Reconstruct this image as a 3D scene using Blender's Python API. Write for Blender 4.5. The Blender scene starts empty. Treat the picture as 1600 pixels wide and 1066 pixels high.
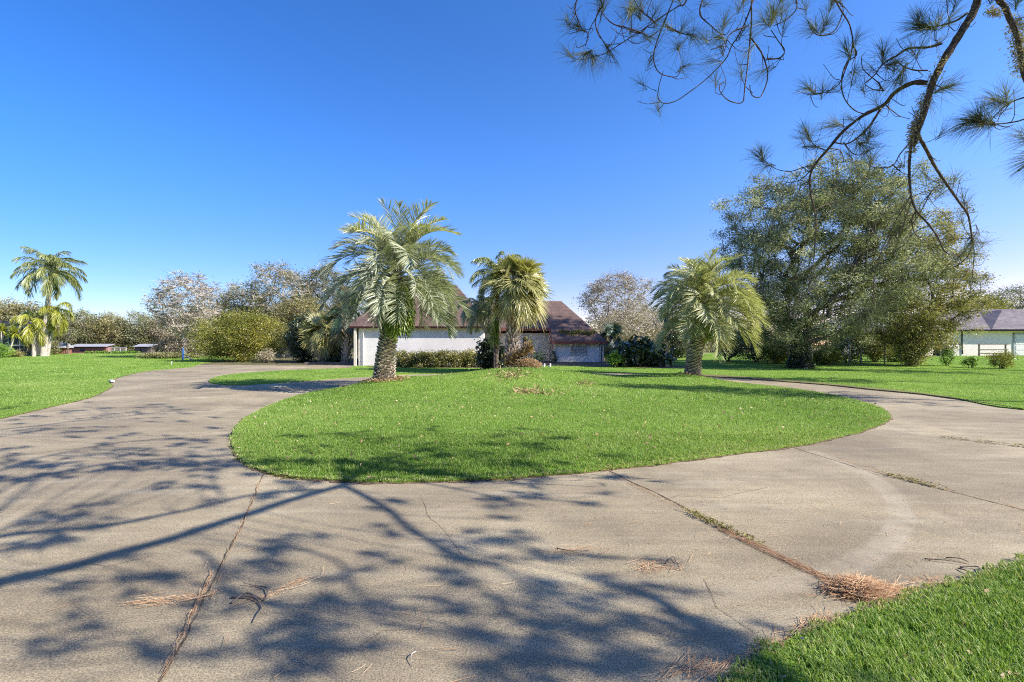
import bpy, math, random
import numpy as np
from mathutils import Vector, Matrix
from mathutils.geometry import delaunay_2d_cdt

# ------------------------------------------------------------------ camera, sky, sun
SC = bpy.context.scene
COL = SC.collection
F, HZ, CX, CAMH = 760.0, 538.0, 800.0, 1.6
cam = bpy.data.cameras.new("camera"); camo = bpy.data.objects.new("camera", cam); COL.objects.link(camo)
camo.location = (0, 0, CAMH); camo.rotation_euler = (math.radians(90), 0, 0)
cam.sensor_width = 36; cam.lens = 36 * F / 1600; cam.shift_y = (HZ - 533) / 1600
cam.clip_start = 0.05; cam.clip_end = 3000
SC.camera = camo
SUN_EL = math.radians(37); SUN_ROT = math.radians(111.7)
SUND = np.array([math.cos(SUN_EL) * math.sin(SUN_ROT), math.cos(SUN_EL) * math.cos(SUN_ROT), math.sin(SUN_EL)])
W = bpy.data.worlds.new("World"); SC.world = W; W.use_nodes = True
wn = W.node_tree; wn.nodes.clear()
wo = wn.nodes.new("ShaderNodeOutputWorld"); wb = wn.nodes.new("ShaderNodeBackground")
sky = wn.nodes.new("ShaderNodeTexSky"); sky.sky_type = 'NISHITA'; sky.sun_disc = False
sky.sun_elevation = SUN_EL; sky.sun_rotation = SUN_ROT
sky.altitude = 0; sky.air_density = 0.8; sky.dust_density = 0.15; sky.ozone_density = 5.0
wb.inputs[1].default_value = 0.13
whs = wn.nodes.new("ShaderNodeHueSaturation"); whs.inputs['Saturation'].default_value = 1.22; whs.inputs['Hue'].default_value = .510; whs.inputs['Value'].default_value = 1.24
wn.links.new(sky.outputs[0], whs.inputs['Color']); 
tcw = wn.nodes.new("ShaderNodeTexCoord"); spw = wn.nodes.new("ShaderNodeSeparateXYZ"); wn.links.new(tcw.outputs['Generated'], spw.inputs[0])
rw = wn.nodes.new("ShaderNodeValToRGB"); rw.color_ramp.interpolation = 'EASE'; wn.links.new(spw.outputs[2], rw.inputs[0])
rw.color_ramp.elements[0].color = (.86, .62, .60, 1); rw.color_ramp.elements[0].position = 0; rw.color_ramp.elements[1].color = (1, 1, 1, 1); rw.color_ramp.elements[1].position = .38
mw = wn.nodes.new("ShaderNodeMix"); mw.data_type = 'RGBA'; mw.blend_type = 'MULTIPLY'; mw.inputs[0].default_value = 1
wn.links.new(whs.outputs[0], mw.inputs[6]); wn.links.new(rw.outputs[0], mw.inputs[7])
# the air is a little paler on the sun's side
rx = wn.nodes.new("ShaderNodeValToRGB"); mr = wn.nodes.new("ShaderNodeMapRange"); mr.inputs[1].default_value = -.7; mr.inputs[2].default_value = .8
wn.links.new(spw.outputs[0], mr.inputs[0]); wn.links.new(mr.outputs[0], rx.inputs[0]); rx.color_ramp.elements[0].color = (.78, .92, .95, 1); rx.color_ramp.elements[1].color = (1.75, 1.28, 1.10, 1); rx.color_ramp.elements[1].position = .97
mw2 = wn.nodes.new("ShaderNodeMix"); mw2.data_type = 'RGBA'; mw2.blend_type = 'MULTIPLY'; mw2.inputs[0].default_value = 1
wn.links.new(mw.outputs[2], mw2.inputs[6]); wn.links.new(rx.outputs[0], mw2.inputs[7]); wn.links.new(mw2.outputs[2], wb.inputs[0])
wn.links.new(wb.outputs[0], wo.inputs[0])
sl = bpy.data.lights.new("sun", 'SUN'); sl.energy = 5.0; sl.angle = math.radians(0.45); sl.color = (1.0, 0.95, 0.87)
so = bpy.data.objects.new("sun", sl); COL.objects.link(so)
so.rotation_euler = Vector(-SUND).to_track_quat('-Z', 'Y').to_euler(); so.location = (20, -10, 30)
SC.view_settings.view_transform = 'Standard'; SC.view_settings.look = 'None'
SC.view_settings.exposure = 0.84; SC.view_settings.gamma = 1
SC.render.engine = 'CYCLES'
SC.cycles.max_bounces = 6; SC.cycles.diffuse_bounces = 3; SC.cycles.glossy_bounces = 2
SC.cycles.transmission_bounces = 3; SC.cycles.transparent_max_bounces = 4
SC.cycles.caustics_reflective = False; SC.cycles.caustics_refractive = False
SC.cycles.use_denoising = False; SC.cycles.filter_width = 1.1
SC.cycles.sample_clamp_indirect = 4; SC.cycles.use_light_tree = False

rng = np.random.default_rng(7); random.seed(7)

# ------------------------------------------------------------------ helpers
def sstep(a, b, x):
    t = np.clip((np.asarray(x, float) - a) / (b - a), 0, 1); return t * t * (3 - 2 * t)
def base(x, y): return 0.45 * sstep(25, 55, y) - .9 * sstep(60, 100, y)
def gp(px, py, z=0.0):
    "ground point seen at photo pixel (flat ground, then corrected for the slope)"
    zz = z
    for _ in range(12):
        d = (CAMH - zz) * F / max(py - HZ, 1e-3); zz = z + float(base(0, d))
    return ((px - CX) * d / F, d)
def at(px, d, py=None):
    x = (px - CX) * d / F
    z = float(base(x, d)) if py is None else CAMH + (HZ - py) * d / F
    return np.array([x, d, z])

class MB:
    def __init__(s): s.v = []; s.q = []; s.t = []; s.a = []; s.n = 0; s.mq = []; s.mt = []
    def add(s, v, q=None, t=None, a=0.5, m=0):
        v = np.asarray(v, float).reshape(-1, 3); s.v.append(v)
        s.a.append(np.broadcast_to(np.asarray(a, float), (len(v),)))
        if q is not None and len(q): q = np.asarray(q, int).reshape(-1, 4) + s.n; s.q.append(q); s.mq.append(np.full(len(q), m))
        if t is not None and len(t): t = np.asarray(t, int).reshape(-1, 3) + s.n; s.t.append(t); s.mt.append(np.full(len(t), m))
        s.n += len(v)
    def tube(s, pts, rad, n=6, a=0.5, m=0, cap=True):
        P = np.asarray(pts, float); k = len(P); R = np.broadcast_to(np.asarray(rad, float), (k,))
        T = np.gradient(P, axis=0); T /= np.linalg.norm(T, axis=1)[:, None] + 1e-9
        ref = np.array([0, 0, 1.0]) if abs(T[0, 2]) < .9 else np.array([1.0, 0, 0])
        U = np.cross(T, ref); U /= np.linalg.norm(U, axis=1)[:, None] + 1e-9; Wv = np.cross(T, U)
        an = np.arange(n) * 2 * math.pi / n
        ring = P[:, None] + R[:, None, None] * (np.cos(an)[None, :, None] * U[:, None] + np.sin(an)[None, :, None] * Wv[:, None])
        i = np.arange(k - 1)[:, None] * n; j = np.arange(n)[None]; j2 = (j + 1) % n
        q = np.stack([i + j, i + j2, i + n + j2, i + n + j], -1).reshape(-1, 4)
        v = ring.reshape(-1, 3); t = None
        if cap:
            v = np.vstack([v, P[-1:], P[:1]]); jj = np.arange(n)
            t = np.vstack([np.stack([(k - 1) * n + jj, (k - 1) * n + (jj + 1) % n, np.full(n, k * n)], -1),
                           np.stack([(jj + 1) % n, jj, np.full(n, k * n + 1)], -1)])
        s.add(v, q, t, a, m)
    def box(s, c, size, a=0.5, m=0, rot=None):
        sx, sy, sz = [k / 2 for k in size]
        v = np.array([[x, y, z] for x in (-sx, sx) for y in (-sy, sy) for z in (-sz, sz)])
        if rot is not None: v = v @ np.asarray(rot).T
        s.add(v + np.asarray(c, float), [[0, 1, 3, 2], [4, 6, 7, 5], [0, 4, 5, 1], [2, 3, 7, 6], [0, 2, 6, 4], [1, 5, 7, 3]], None, a, m)
    def bx(s, x0, x1, y0, y1, z0, z1, a=.5, m=0):
        s.box(((x0 + x1) / 2, (y0 + y1) / 2, (z0 + z1) / 2), (x1 - x0, y1 - y0, z1 - z0), a, m)
    def prism(s, poly, dvec, a=.5, m=0):
        "closed polygon (list of 3-D points, convex) extruded by dvec"
        P = np.asarray(poly, float); n = len(P); V = np.vstack([P, P + np.asarray(dvec, float)])
        t = [[0, i + 1, i] for i in range(1, n - 1)] + [[n, n + i, n + i + 1] for i in range(1, n - 1)]
        q = [[i, (i + 1) % n, n + (i + 1) % n, n + i] for i in range(n)]
        s.add(V, q, t, a, m)
    def leaves(s, C, size, a, rs, aspect=.5, normal_bias=0.0, droop=0.0):
        n = len(C)
        D = rs.normal(size=(n, 3)); D[:, 2] = D[:, 2] * .7 - droop; D /= np.linalg.norm(D, axis=1)[:, None]
        E = rs.normal(size=(n, 3)); E[:, 2] *= (1 - normal_bias); E = np.cross(D, E); E /= np.linalg.norm(E, axis=1)[:, None] + 1e-9
        L = (size * rs.uniform(.6, 1.3, n))[:, None]
        V = np.stack([C, C + D * L * .5 + E * L * aspect * .5, C + D * L, C + D * L * .5 - E * L * aspect * .5], 1).reshape(-1, 3)
        q = np.arange(4 * n).reshape(-1, 4)
        s.add(V, q, None, np.repeat(a, 4) if np.ndim(a) else a)
    def strips(s, P, Wd, a, m=0):
        "P (n,k,3) centre lines, Wd (n,k,3) half width vectors"
        n, k = P.shape[:2]
        V = np.stack([P - Wd, P + Wd], 2).reshape(n, 2 * k, 3)
        i = np.arange(k - 1) * 2; q = np.stack([i, i + 1, i + 3, i + 2], -1)
        Q = (q[None] + (np.arange(n) * 2 * k)[:, None, None]).reshape(-1, 4)
        s.add(V.reshape(-1, 3), Q, None, np.repeat(np.broadcast_to(a, (n,)), 2 * k), m)
    def mesh(s, name, mats, smooth=False):
        me = bpy.data.meshes.new(name)
        V = np.vstack(s.v); me.vertices.add(len(V)); me.vertices.foreach_set("co", V.astype(np.float32).ravel())
        Q = np.vstack(s.q) if s.q else np.zeros((0, 4), int); T = np.vstack(s.t) if s.t else np.zeros((0, 3), int)
        me.loops.add(Q.size + T.size); me.loops.foreach_set("vertex_index", np.concatenate([Q.ravel(), T.ravel()]).astype(np.int32))
        me.polygons.add(len(Q) + len(T))
        st = np.concatenate([np.arange(len(Q)) * 4, Q.size + np.arange(len(T)) * 3]).astype(np.int32)
        me.polygons.foreach_set("loop_start", st)
        mi = np.concatenate(s.mq + s.mt) if (s.mq or s.mt) else np.zeros(0)
        mats = mats if isinstance(mats, (list, tuple)) else [mats]
        for m in mats: me.materials.append(m)
        if len(mats) > 1: me.polygons.foreach_set("material_index", mi.astype(np.int32))
        me.polygons.foreach_set("use_smooth", np.full(len(Q) + len(T), bool(smooth)))
        at_ = me.attributes.new("v", 'FLOAT', 'POINT'); at_.data.foreach_set("value", np.concatenate(s.a).astype(np.float32))
        me.update(calc_edges=True); me.validate()
        return me
    def build(s, name, mats, parent=None, smooth=False):
        o = bpy.data.objects.new(name, s.mesh(name, mats, smooth)); COL.objects.link(o)
        if parent is not None: o.parent = parent
        return o

def tag(o, label=None, cat=None, group=None, kind=None):
    if label: o["label"] = label
    if cat: o["category"] = cat
    if group: o["group"] = group
    if kind: o["kind"] = kind
    return o
def thing(name, label, cat, loc=(0, 0, 0), rz=0, group=None):
    o = bpy.data.objects.new(name, None); COL.objects.link(o); o.location = loc; o.rotation_euler = (0, 0, rz)
    o.empty_display_size = .3
    return tag(o, label, cat, group)
def child(name, mesh, parent, loc=(0, 0, 0), rot=(0, 0, 0), sc=1):
    o = bpy.data.objects.new(name, mesh); COL.objects.link(o); o.parent = parent
    o.location = loc; o.rotation_euler = rot; o.scale = (sc, sc, sc) if np.isscalar(sc) else sc
    return o
def dup(root, label, loc, rz=0, sc=1.0, group=None):
    r = root.copy(); COL.objects.link(r); r.location = loc; r.rotation_euler = (0, 0, rz)
    r.scale = (sc, sc, sc) if np.isscalar(sc) else sc
    r["label"] = label
    if group: r["group"] = group
    for ch in list(root.children):
        c = ch.copy(); COL.objects.link(c); c.parent = r
        for g in list(ch.children):
            d = g.copy(); COL.objects.link(d); d.parent = c
    return r

# ------------------------------------------------------------------ materials
def newmat(name):
    m = bpy.data.materials.new(name); m.use_nodes = True; nt = m.node_tree
    for n in list(nt.nodes):
        if n.type != 'OUTPUT_MATERIAL': nt.nodes.remove(n)
    return m, nt, nt.nodes.get("Material Output") or nt.nodes.new("ShaderNodeOutputMaterial")
def N(nt, t, **k):
    n = nt.nodes.new(t)
    for a, b in k.items():
        if a.startswith("i_"): n.inputs[a[2:]].default_value = b
        else: setattr(n, a, b)
    return n
def ramp(nt, fac, stops):
    r = nt.nodes.new("ShaderNodeValToRGB"); e = r.color_ramp.elements
    while len(e) < len(stops): e.new(.5)
    for k, (p, c) in enumerate(stops): e[k].position = p; e[k].color = (*c, 1) if len(c) == 3 else c
    nt.links.new(fac, r.inputs[0]); return r.outputs[0]
def noise(nt, scale, detail=4, rough=.55, vec=None, dim=None):
    n = N(nt, "ShaderNodeTexNoise"); n.inputs['Scale'].default_value = scale
    n.inputs['Detail'].default_value = detail; n.inputs['Roughness'].default_value = rough
    if vec is not None: nt.links.new(vec, n.inputs['Vector'])
    return n.outputs[0]
def mixc(nt, f, a, b, mode='MIX'):
    n = N(nt, "ShaderNodeMix", data_type='RGBA', blend_type=mode)
    for s, v in ((n.inputs[0], f), (n.inputs[6], a), (n.inputs[7], b)):
        if isinstance(v, (int, float)): s.default_value = v
        elif isinstance(v, tuple): s.default_value = (*v, 1) if len(v) == 3 else v
        else: nt.links.new(v, s)
    return n.outputs[2]
def math_(nt, op, a, b=None, c=None, clamp=False):
    n = N(nt, "ShaderNodeMath", operation=op, use_clamp=clamp)
    for s, v in zip(n.inputs, (a, b, c)):
        if v is None: continue
        if isinstance(v, (int, float)): s.default_value = v
        else: nt.links.new(v, s)
    return n.outputs[0]
def geo_pos(nt): return N(nt, "ShaderNodeNewGeometry").outputs['Position']
def objco(nt): return N(nt, "ShaderNodeTexCoord").outputs['Object']

def leafmat(name, stops, trans=.35, gloss=.06, rough=.4):
    m, nt, out = newmat(name)
    a = N(nt, "ShaderNodeAttribute", attribute_name="v")
    c = ramp(nt, a.outputs['Fac'], stops)
    d = N(nt, "ShaderNodeBsdfDiffuse"); t = N(nt, "ShaderNodeBsdfTranslucent"); g = N(nt, "ShaderNodeBsdfGlossy"); g.inputs['Roughness'].default_value = rough
    nt.links.new(c, d.inputs[0])
    tc = mixc(nt, 1.0, c, (1.1, 1.15, .6), 'MULTIPLY'); nt.links.new(tc, t.inputs[0])
    mx = N(nt, "ShaderNodeMixShader"); mx.inputs[0].default_value = trans
    nt.links.new(d.outputs[0], mx.inputs[1]); nt.links.new(t.outputs[0], mx.inputs[2])
    m2 = N(nt, "ShaderNodeMixShader"); m2.inputs[0].default_value = gloss
    nt.links.new(mx.outputs[0], m2.inputs[1]); nt.links.new(g.outputs[0], m2.inputs[2])
    nt.links.new(m2.outputs[0], out.inputs[0]); return m
def surf(name, c1, c2=None, scale=5, rough=.8, bump=0.0, bscale=None, detail=5, spec=.3, lo=.35, hi=.65):
    m, nt, out = newmat(name)
    b = N(nt, "ShaderNodeBsdfPrincipled"); b.inputs['Roughness'].default_value = rough
    b.inputs['Specular IOR Level'].default_value = spec
    co = objco(nt)
    if c2 is None: c2 = tuple(k * .85 for k in c1)
    nt.links.new(ramp(nt, noise(nt, scale, detail, .6, co), [(lo, c2), (hi, c1)]), b.inputs['Base Color'])
    if bump:
        bp = N(nt, "ShaderNodeBump"); bp.inputs['Strength'].default_value = bump; bp.inputs['Distance'].default_value = .02
        nt.links.new(noise(nt, bscale or scale * 4, 4, .6, co), bp.inputs['Height']); nt.links.new(bp.outputs[0], b.inputs['Normal'])
    nt.links.new(b.outputs[0], out.inputs[0]); return m

def concrete():
    m, nt, out = newmat("driveway_concrete")
    b = N(nt, "ShaderNodeBsdfPrincipled"); b.inputs['Roughness'].default_value = .88; b.inputs['Specular IOR Level'].default_value = .25
    p = geo_pos(nt)
    c = ramp(nt, noise(nt, .45, 6, .6, p), [(.30, (.20, .16, .10)), (.5, (.315, .257, .163)), (.70, (.44, .367, .237))])
    # streaky wear: noise stretched across the drive
    mp = N(nt, "ShaderNodeMapping"); mp.inputs['Scale'].default_value = (.8, 5.0, 1); mp.inputs['Rotation'].default_value = (0, 0, .25); nt.links.new(p, mp.inputs[0])
    c = mixc(nt, .55, c, ramp(nt, noise(nt, 1.2, 6, .65, mp.outputs[0]), [(.32, (.72, .70, .68)), (.62, (1.1, 1.1, 1.1))]), 'MULTIPLY')
    # black mildew patches
    c = mixc(nt, ramp(nt, noise(nt, 1.3, 8, .7, p), [(.5, (0, 0, 0)), (.70, (.6,) * 3)]), c, (.16, .135, .10))
    c = mixc(nt, ramp(nt, noise(nt, .22, 3, .5, p), [(.4, (.3,) * 3), (.6, (0, 0, 0))]), c, (.22, .18, .13))
    c = mixc(nt, ramp(nt, noise(nt, 7, 5, .75, p), [(.60, (0, 0, 0)), (.74, (.45,) * 3)]), c, (.12, .10, .08))
    # aggregate speckle
    c = mixc(nt, .85, c, ramp(nt, noise(nt, 95, 2, .8, p), [(.34, (.46, .45, .44)), (.48, (1.03, 1.03, 1.03)), (.66, (1.75, 1.7, 1.6))]), 'MULTIPLY')
    c = mixc(nt, .6, c, ramp(nt, noise(nt, 30, 3, .8, p), [(.3, (.66, .66, .66)), (.7, (1.25, 1.25, 1.25))]), 'MULTIPLY')
    # pale tyre scrub arcs, concentric with the island
    sx = N(nt, "ShaderNodeSeparateXYZ"); nt.links.new(p, sx.inputs[0])
    dx = math_(nt, 'SUBTRACT', sx.outputs[0], .5); dy = math_(nt, 'SUBTRACT', sx.outputs[1], 7.0)
    r = math_(nt, 'SQRT', math_(nt, 'ADD', math_(nt, 'MULTIPLY', dx, dx), math_(nt, 'MULTIPLY', dy, dy)))
    band = math_(nt, 'SUBTRACT', 1.0, math_(nt, 'DIVIDE', math_(nt, 'ABSOLUTE', math_(nt, 'SUBTRACT', r, 3.98)), .13), clamp=True)
    band = math_(nt, 'MULTIPLY', band, 2.2, clamp=True)
    side = math_(nt, 'MULTIPLY', math_(nt, 'ADD', dx, .3), .4, clamp=True)
    near = math_(nt, 'LESS_THAN', dy, .3)
    band = math_(nt, 'MULTIPLY', math_(nt, 'MULTIPLY', band, side), near)
    band = math_(nt, 'MULTIPLY', band, ramp(nt, noise(nt, 3, 3, .6, p), [(.3, (.08,) * 3), (.7, (.42,) * 3)]))
    c = mixc(nt, ramp(nt, noise(nt, .7, 5, .6, mp.outputs[0]), [(.55, (0, 0, 0)), (.75, (.35,) * 3)]), c, (.52, .46, .33))
    c = mixc(nt, band, c, (.52, .445, .33))
    # slab tone differences
    sl_ = N(nt, "ShaderNodeTexVoronoi"); sl_.inputs['Scale'].default_value = .18; nt.links.new(p, sl_.inputs['Vector'])
    nt.links.new(c, b.inputs['Base Color'])
    bp = N(nt, "ShaderNodeBump"); bp.inputs['Strength'].default_value = .5; bp.inputs['Distance'].default_value = .006
    nt.links.new(noise(nt, 110, 4, .7, p), bp.inputs['Height']); nt.links.new(bp.outputs[0], b.inputs['Normal'])
    nt.links.new(b.outputs[0], out.inputs[0]); return m

def lawnmat(name, far=False):
    m, nt, out = newmat(name)
    b = N(nt, "ShaderNodeBsdfPrincipled"); b.inputs['Roughness'].default_value = .95; b.inputs['Specular IOR Level'].default_value = .1
    p = geo_pos(nt)
    c = ramp(nt, noise(nt, .35, 6, .65, p), [(.3, (.13, .23, .03)), (.5, (.19, .32, .048)), (.68, (.28, .39, .08))])
    c = mixc(nt, .8, c, ramp(nt, noise(nt, 5, 8, .75, p), [(.3, (.55, .6, .5)), (.5, (1, 1, 1)), (.7, (1.35, 1.3, 1.2))]), 'MULTIPLY')
    c = mixc(nt, .8, c, ramp(nt, noise(nt, 45, 4, .8, p), [(.3, (.45, .5, .4)), (.7, (1.5, 1.45, 1.3))]), 'MULTIPLY')
    c = mixc(nt, ramp(nt, noise(nt, .9, 6, .7, p), [(.6, (0, 0, 0)), (.78, (.55,) * 3)]), c, (.26, .24, .10))
    nt.links.new(c, b.inputs['Base Color'])
    bp = N(nt, "ShaderNodeBump"); bp.inputs['Strength'].default_value = 1; bp.inputs['Distance'].default_value = .05
    nt.links.new(noise(nt, 28, 5, .8, p), bp.inputs['Height']); nt.links.new(bp.outputs[0], b.inputs['Normal'])
    nt.links.new(b.outputs[0], out.inputs[0]); return m

def shingle(name, c1, c2, rowh=.14):
    m, nt, out = newmat(name)
    b = N(nt, "ShaderNodeBsdfPrincipled"); b.inputs['Roughness'].default_value = .9; b.inputs['Specular IOR Level'].default_value = .2
    p = geo_pos(nt)
    br = N(nt, "ShaderNodeTexBrick"); br.inputs['Scale'].default_value = 1; br.inputs['Brick Width'].default_value = .35; br.inputs['Row Height'].default_value = rowh
    br.inputs['Mortar Size'].default_value = .012; br.inputs['Color1'].default_value = (*c1, 1); br.inputs['Color2'].default_value = (*c2, 1); br.inputs['Mortar'].default_value = (*[k * .5 for k in c1], 1)
    s = N(nt, "ShaderNodeSeparateXYZ"); nt.links.new(p, s.inputs[0]); cb = N(nt, "ShaderNodeCombineXYZ")
    nt.links.new(math_(nt, 'ADD', s.outputs[0], s.outputs[1]), cb.inputs[0]); nt.links.new(s.outputs[2], cb.inputs[1]); nt.links.new(cb.outputs[0], br.inputs['Vector'])
    c = mixc(nt, .7, br.outputs[0], ramp(nt, noise(nt, .8, 6, .7, p), [(.3, (.65, .65, .68)), (.7, (1.3, 1.25, 1.2))]), 'MULTIPLY')
    c = mixc(nt, .6, c, ramp(nt, noise(nt, 14, 4, .8, p), [(.3, (.7, .7, .7)), (.7, (1.25, 1.25, 1.25))]), 'MULTIPLY')
    nt.links.new(c, b.inputs['Base Color']); nt.links.new(b.outputs[0], out.inputs[0]); return m

M_CONC = concrete(); M_LAWN = lawnmat("lawn_turf")
M_GROUND = surf("leafy_soil", (.17, .14, .07), (.08, .085, .03), 1.2, .95, .6, 12)
M_MULCH = surf("mulch", (.20, .13, .08), (.06, .045, .03), 9, .95, 1, 20)
M_JOINT = surf("joint_dirt", (.20, .14, .085), (.04, .032, .025), 9, .95)
M_STUCCO = surf("white_stucco", (.84, .79, .74), (.74, .69, .65), .8, .85, .04, 40)
M_CREAM = surf("cream_stucco", (.74, .66, .54), (.66, .585, .47), .8, .85, .04, 40)
M_WHITE = surf("white_paint", (.78, .76, .72), (.66, .64, .6), 3, .6)
M_FASCIA = surf("red_brown_fascia", (.26, .075, .055), (.18, .055, .045), 4, .6)
M_ROOF = shingle("mauve_shingles", (.185, .12, .098), (.14, .095, .082))
M_ROOF2 = shingle("grey_brown_shingles", (.25, .215, .215), (.165, .14, .15), .12)
M_BEIGE = surf("beige_siding", (.88, .79, .71), (.80, .72, .65), .8, .85, .04, 40)
M_DARK = surf("dark_metal", (.025, .026, .03), (.015, .015, .018), 6, .5)
M_CUPOLA = surf("slate_cladding", (.05, .055, .075), (.035, .04, .055), 3, .7)
M_GLASS = surf("window_glass", (.03, .035, .04), (.02, .02, .025), 2, .08, spec=.9)
M_LOUVRE = surf("grey_slats", (.66, .60, .54), (.52, .47, .42), 4, .7)
M_GREY = surf("grey_paint", (.38, .38, .40), (.30, .30, .32), 4, .6)
M_BRICK = surf("red_brick", (.30, .13, .09), (.20, .085, .06), 6, .85)
M_METALROOF = surf("pale_metal_roof", (.42, .41, .40), (.30, .29, .28), 2, .45)
M_WOOD = surf("weathered_wood", (.20, .16, .13), (.12, .10, .08), 5, .85)
M_BLUE = surf("blue_drum", (.05, .13, .33), (.035, .09, .24), 4, .5)
M_BARK = surf("grey_bark", (.20, .165, .13), (.085, .07, .055), 8, .92, 1, 20)
M_PALEBARK = surf("pale_bark", (.58, .52, .45), (.34, .29, .24), 6, .9, .3, 20)
M_PINEBARK = surf("pine_bark", (.22, .165, .145), (.075, .055, .05), 30, .92, 1, 90)
M_LICHEN = surf("lichen", (.34, .32, .24), (.18, .15, .10), 40, .95, 1, 90)
M_PALMBARK = surf("palm_trunk", (.36, .31, .25), (.17, .135, .10), 7, .92, .8, 25)
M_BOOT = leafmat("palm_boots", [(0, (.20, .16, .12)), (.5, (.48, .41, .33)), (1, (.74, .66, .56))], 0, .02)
M_PINDO = leafmat("pindo_leaflets", [(0, (.17, .19, .11)), (.45, (.33, .355, .225)), (1, (.56, .57, .40))], .25, .05, .4)
M_PINDO_Y = leafmat("pindo_leaflets_yellow", [(0, (.20, .21, .08)), (.45, (.41, .42, .19)), (1, (.66, .64, .36))], .3, .05, .4)
M_SABAL = leafmat("cabbage_palm_fans", [(0, (.16, .18, .06)), (.5, (.36, .355, .13)), (1, (.66, .57, .26))], .32, .05)
M_SABALDK = leafmat("dark_palm_fans", [(0, (.03, .06, .035)), (.5, (.055, .10, .05)), (1, (.10, .14, .07))], .2, .08)
M_DEAD = leafmat("dead_fronds", [(0, (.20, .125, .07)), (.5, (.42, .28, .155)), (1, (.66, .49, .30))], .15, .02)
M_QUEEN = leafmat("queen_palm_leaflets", [(0, (0.102, 0.138, 0.036)), (.5, (0.246, 0.275, 0.087)), (1, (0.435, 0.435, 0.174))], .3, .06)
M_QUEENY = leafmat("young_palm_leaflets", [(0, (0.189, 0.230, 0.027)), (.5, (0.365, 0.378, 0.047)), (1, (0.567, 0.513, 0.095))], .35, .06)
M_FERN = leafmat("fern", [(0, (.12, .19, .025)), (.5, (.28, .36, .07)), (1, (.50, .52, .15))], .35, .03)
M_OAK = leafmat("grey_green_leaves", [(0, (.07, .09, .04)), (.4, (.23, .25, .13)), (.75, (.44, .44, .27)), (1, (.72, .70, .52))], .38, .03)
M_OAKY = leafmat("olive_leaves", [(0, (.11, .10, .03)), (.4, (.29, .265, .10)), (.75, (.48, .425, .19)), (1, (.66, .58, .32))], .38, .03)
M_TAN = leafmat("tan_leaves", [(0, (.18, .145, .10)), (.5, (.38, .32, .225)), (1, (.60, .52, .39))], .3, .03)
M_BRUSH = leafmat("dry_brush", [(0, (0.240, 0.204, 0.120)), (.5, (0.432, 0.372, 0.240)), (1, (0.624, 0.540, 0.372))], .25, .03)
M_MIX = leafmat("autumn_olive_leaves", [(0, (.08, .09, .03)), (.45, (.24, .25, .10)), (.8, (.40, .35, .17)), (1, (.60, .48, .30))], .3, .03)
M_YGREEN = leafmat("yellow_green_leaves", [(0, (0.112, 0.128, 0.018)), (.5, (0.285, 0.285, 0.045)), (1, (0.540, 0.465, 0.090))], .32, .05)
M_DKLEAF = leafmat("dark_glossy_leaves", [(0, (0.019, 0.033, 0.013)), (.5, (0.052, 0.078, 0.026)), (1, (0.143, 0.182, 0.065))], .2, .12, .3)
M_HEDGE = leafmat("hedge_leaves", [(0, (0.084, 0.098, 0.021)), (.5, (0.238, 0.231, 0.063)), (1, (0.504, 0.434, 0.154))], .28, .06)
M_LIME = leafmat("fresh_green_leaves", [(0, (0.104, 0.221, 0.026)), (.5, (0.208, 0.364, 0.046)), (1, (0.390, 0.494, 0.078))], .35, .06)
M_NEEDLE = leafmat("pine_needles_green", [(0, (.06, .08, .04)), (.5, (.15, .175, .085)), (1, (.30, .29, .15))], .3, .03, .5)
M_LITTER = leafmat("fallen_needles", [(0, (.26, .13, .06)), (.5, (.50, .29, .15)), (1, (.72, .53, .33))], .1, .02)
M_GRASS = leafmat("grass_blades", [(0, (.08, .16, .02)), (.45, (.24, .37, .062)), (.75, (.37, .475, .12)), (1, (.56, .52, .25))], .38, .03, .5)
M_MOSS = leafmat("roof_litter", [(0, (.10, .08, .03)), (.5, (.24, .20, .06)), (1, (.36, .34, .10))], .1, .02)
M_SCREEN = surf("dark_screen_mesh", (.06, .058, .05), (.04, .04, .035), 2, .7)

# ------------------------------------------------------------------ ground and outlines
def chain(pts, n=4, closed=True):
    "Catmull-Rom smoothing"
    P = np.array(pts, float); k = len(P); out = []
    for i in range(k if closed else k - 1):
        g = (lambda j: P[j % k]) if closed else (lambda j: P[min(max(j, 0), k - 1)])
        p0, p1, p2, p3 = g(i - 1), g(i), g(i + 1), g(i + 2)
        for u in np.arange(n) / n:
            out.append(.5 * (2 * p1 + (p2 - p0) * u + (2 * p0 - 5 * p1 + 4 * p2 - p3) * u * u + (3 * p1 - p0 - 3 * p2 + p3) * u ** 3))
    if not closed: out.append(P[-1])
    return np.array(out)
def inside(poly, X, Y):
    r = np.zeros(X.shape, bool); n = len(poly)
    for i in range(n):
        x1, y1 = poly[i]; x2, y2 = poly[(i + 1) % n]
        if y1 == y2: continue
        c = ((y1 > Y) != (y2 > Y)) & (X < (x2 - x1) * (Y - y1) / (y2 - y1) + x1); r ^= c
    return r
def bdist(poly, X, Y):
    d = np.full(X.shape, 1e9); n = len(poly)
    for i in range(n):
        a = np.array(poly[i]); b = np.array(poly[(i + 1) % n]); ab = b - a; L = (ab @ ab) + 1e-12
        t = np.clip(((X - a[0]) * ab[0] + (Y - a[1]) * ab[1]) / L, 0, 1)
        d = np.minimum(d, np.hypot(X - a[0] - t * ab[0], Y - a[1] - t * ab[1]))
    return d

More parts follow.
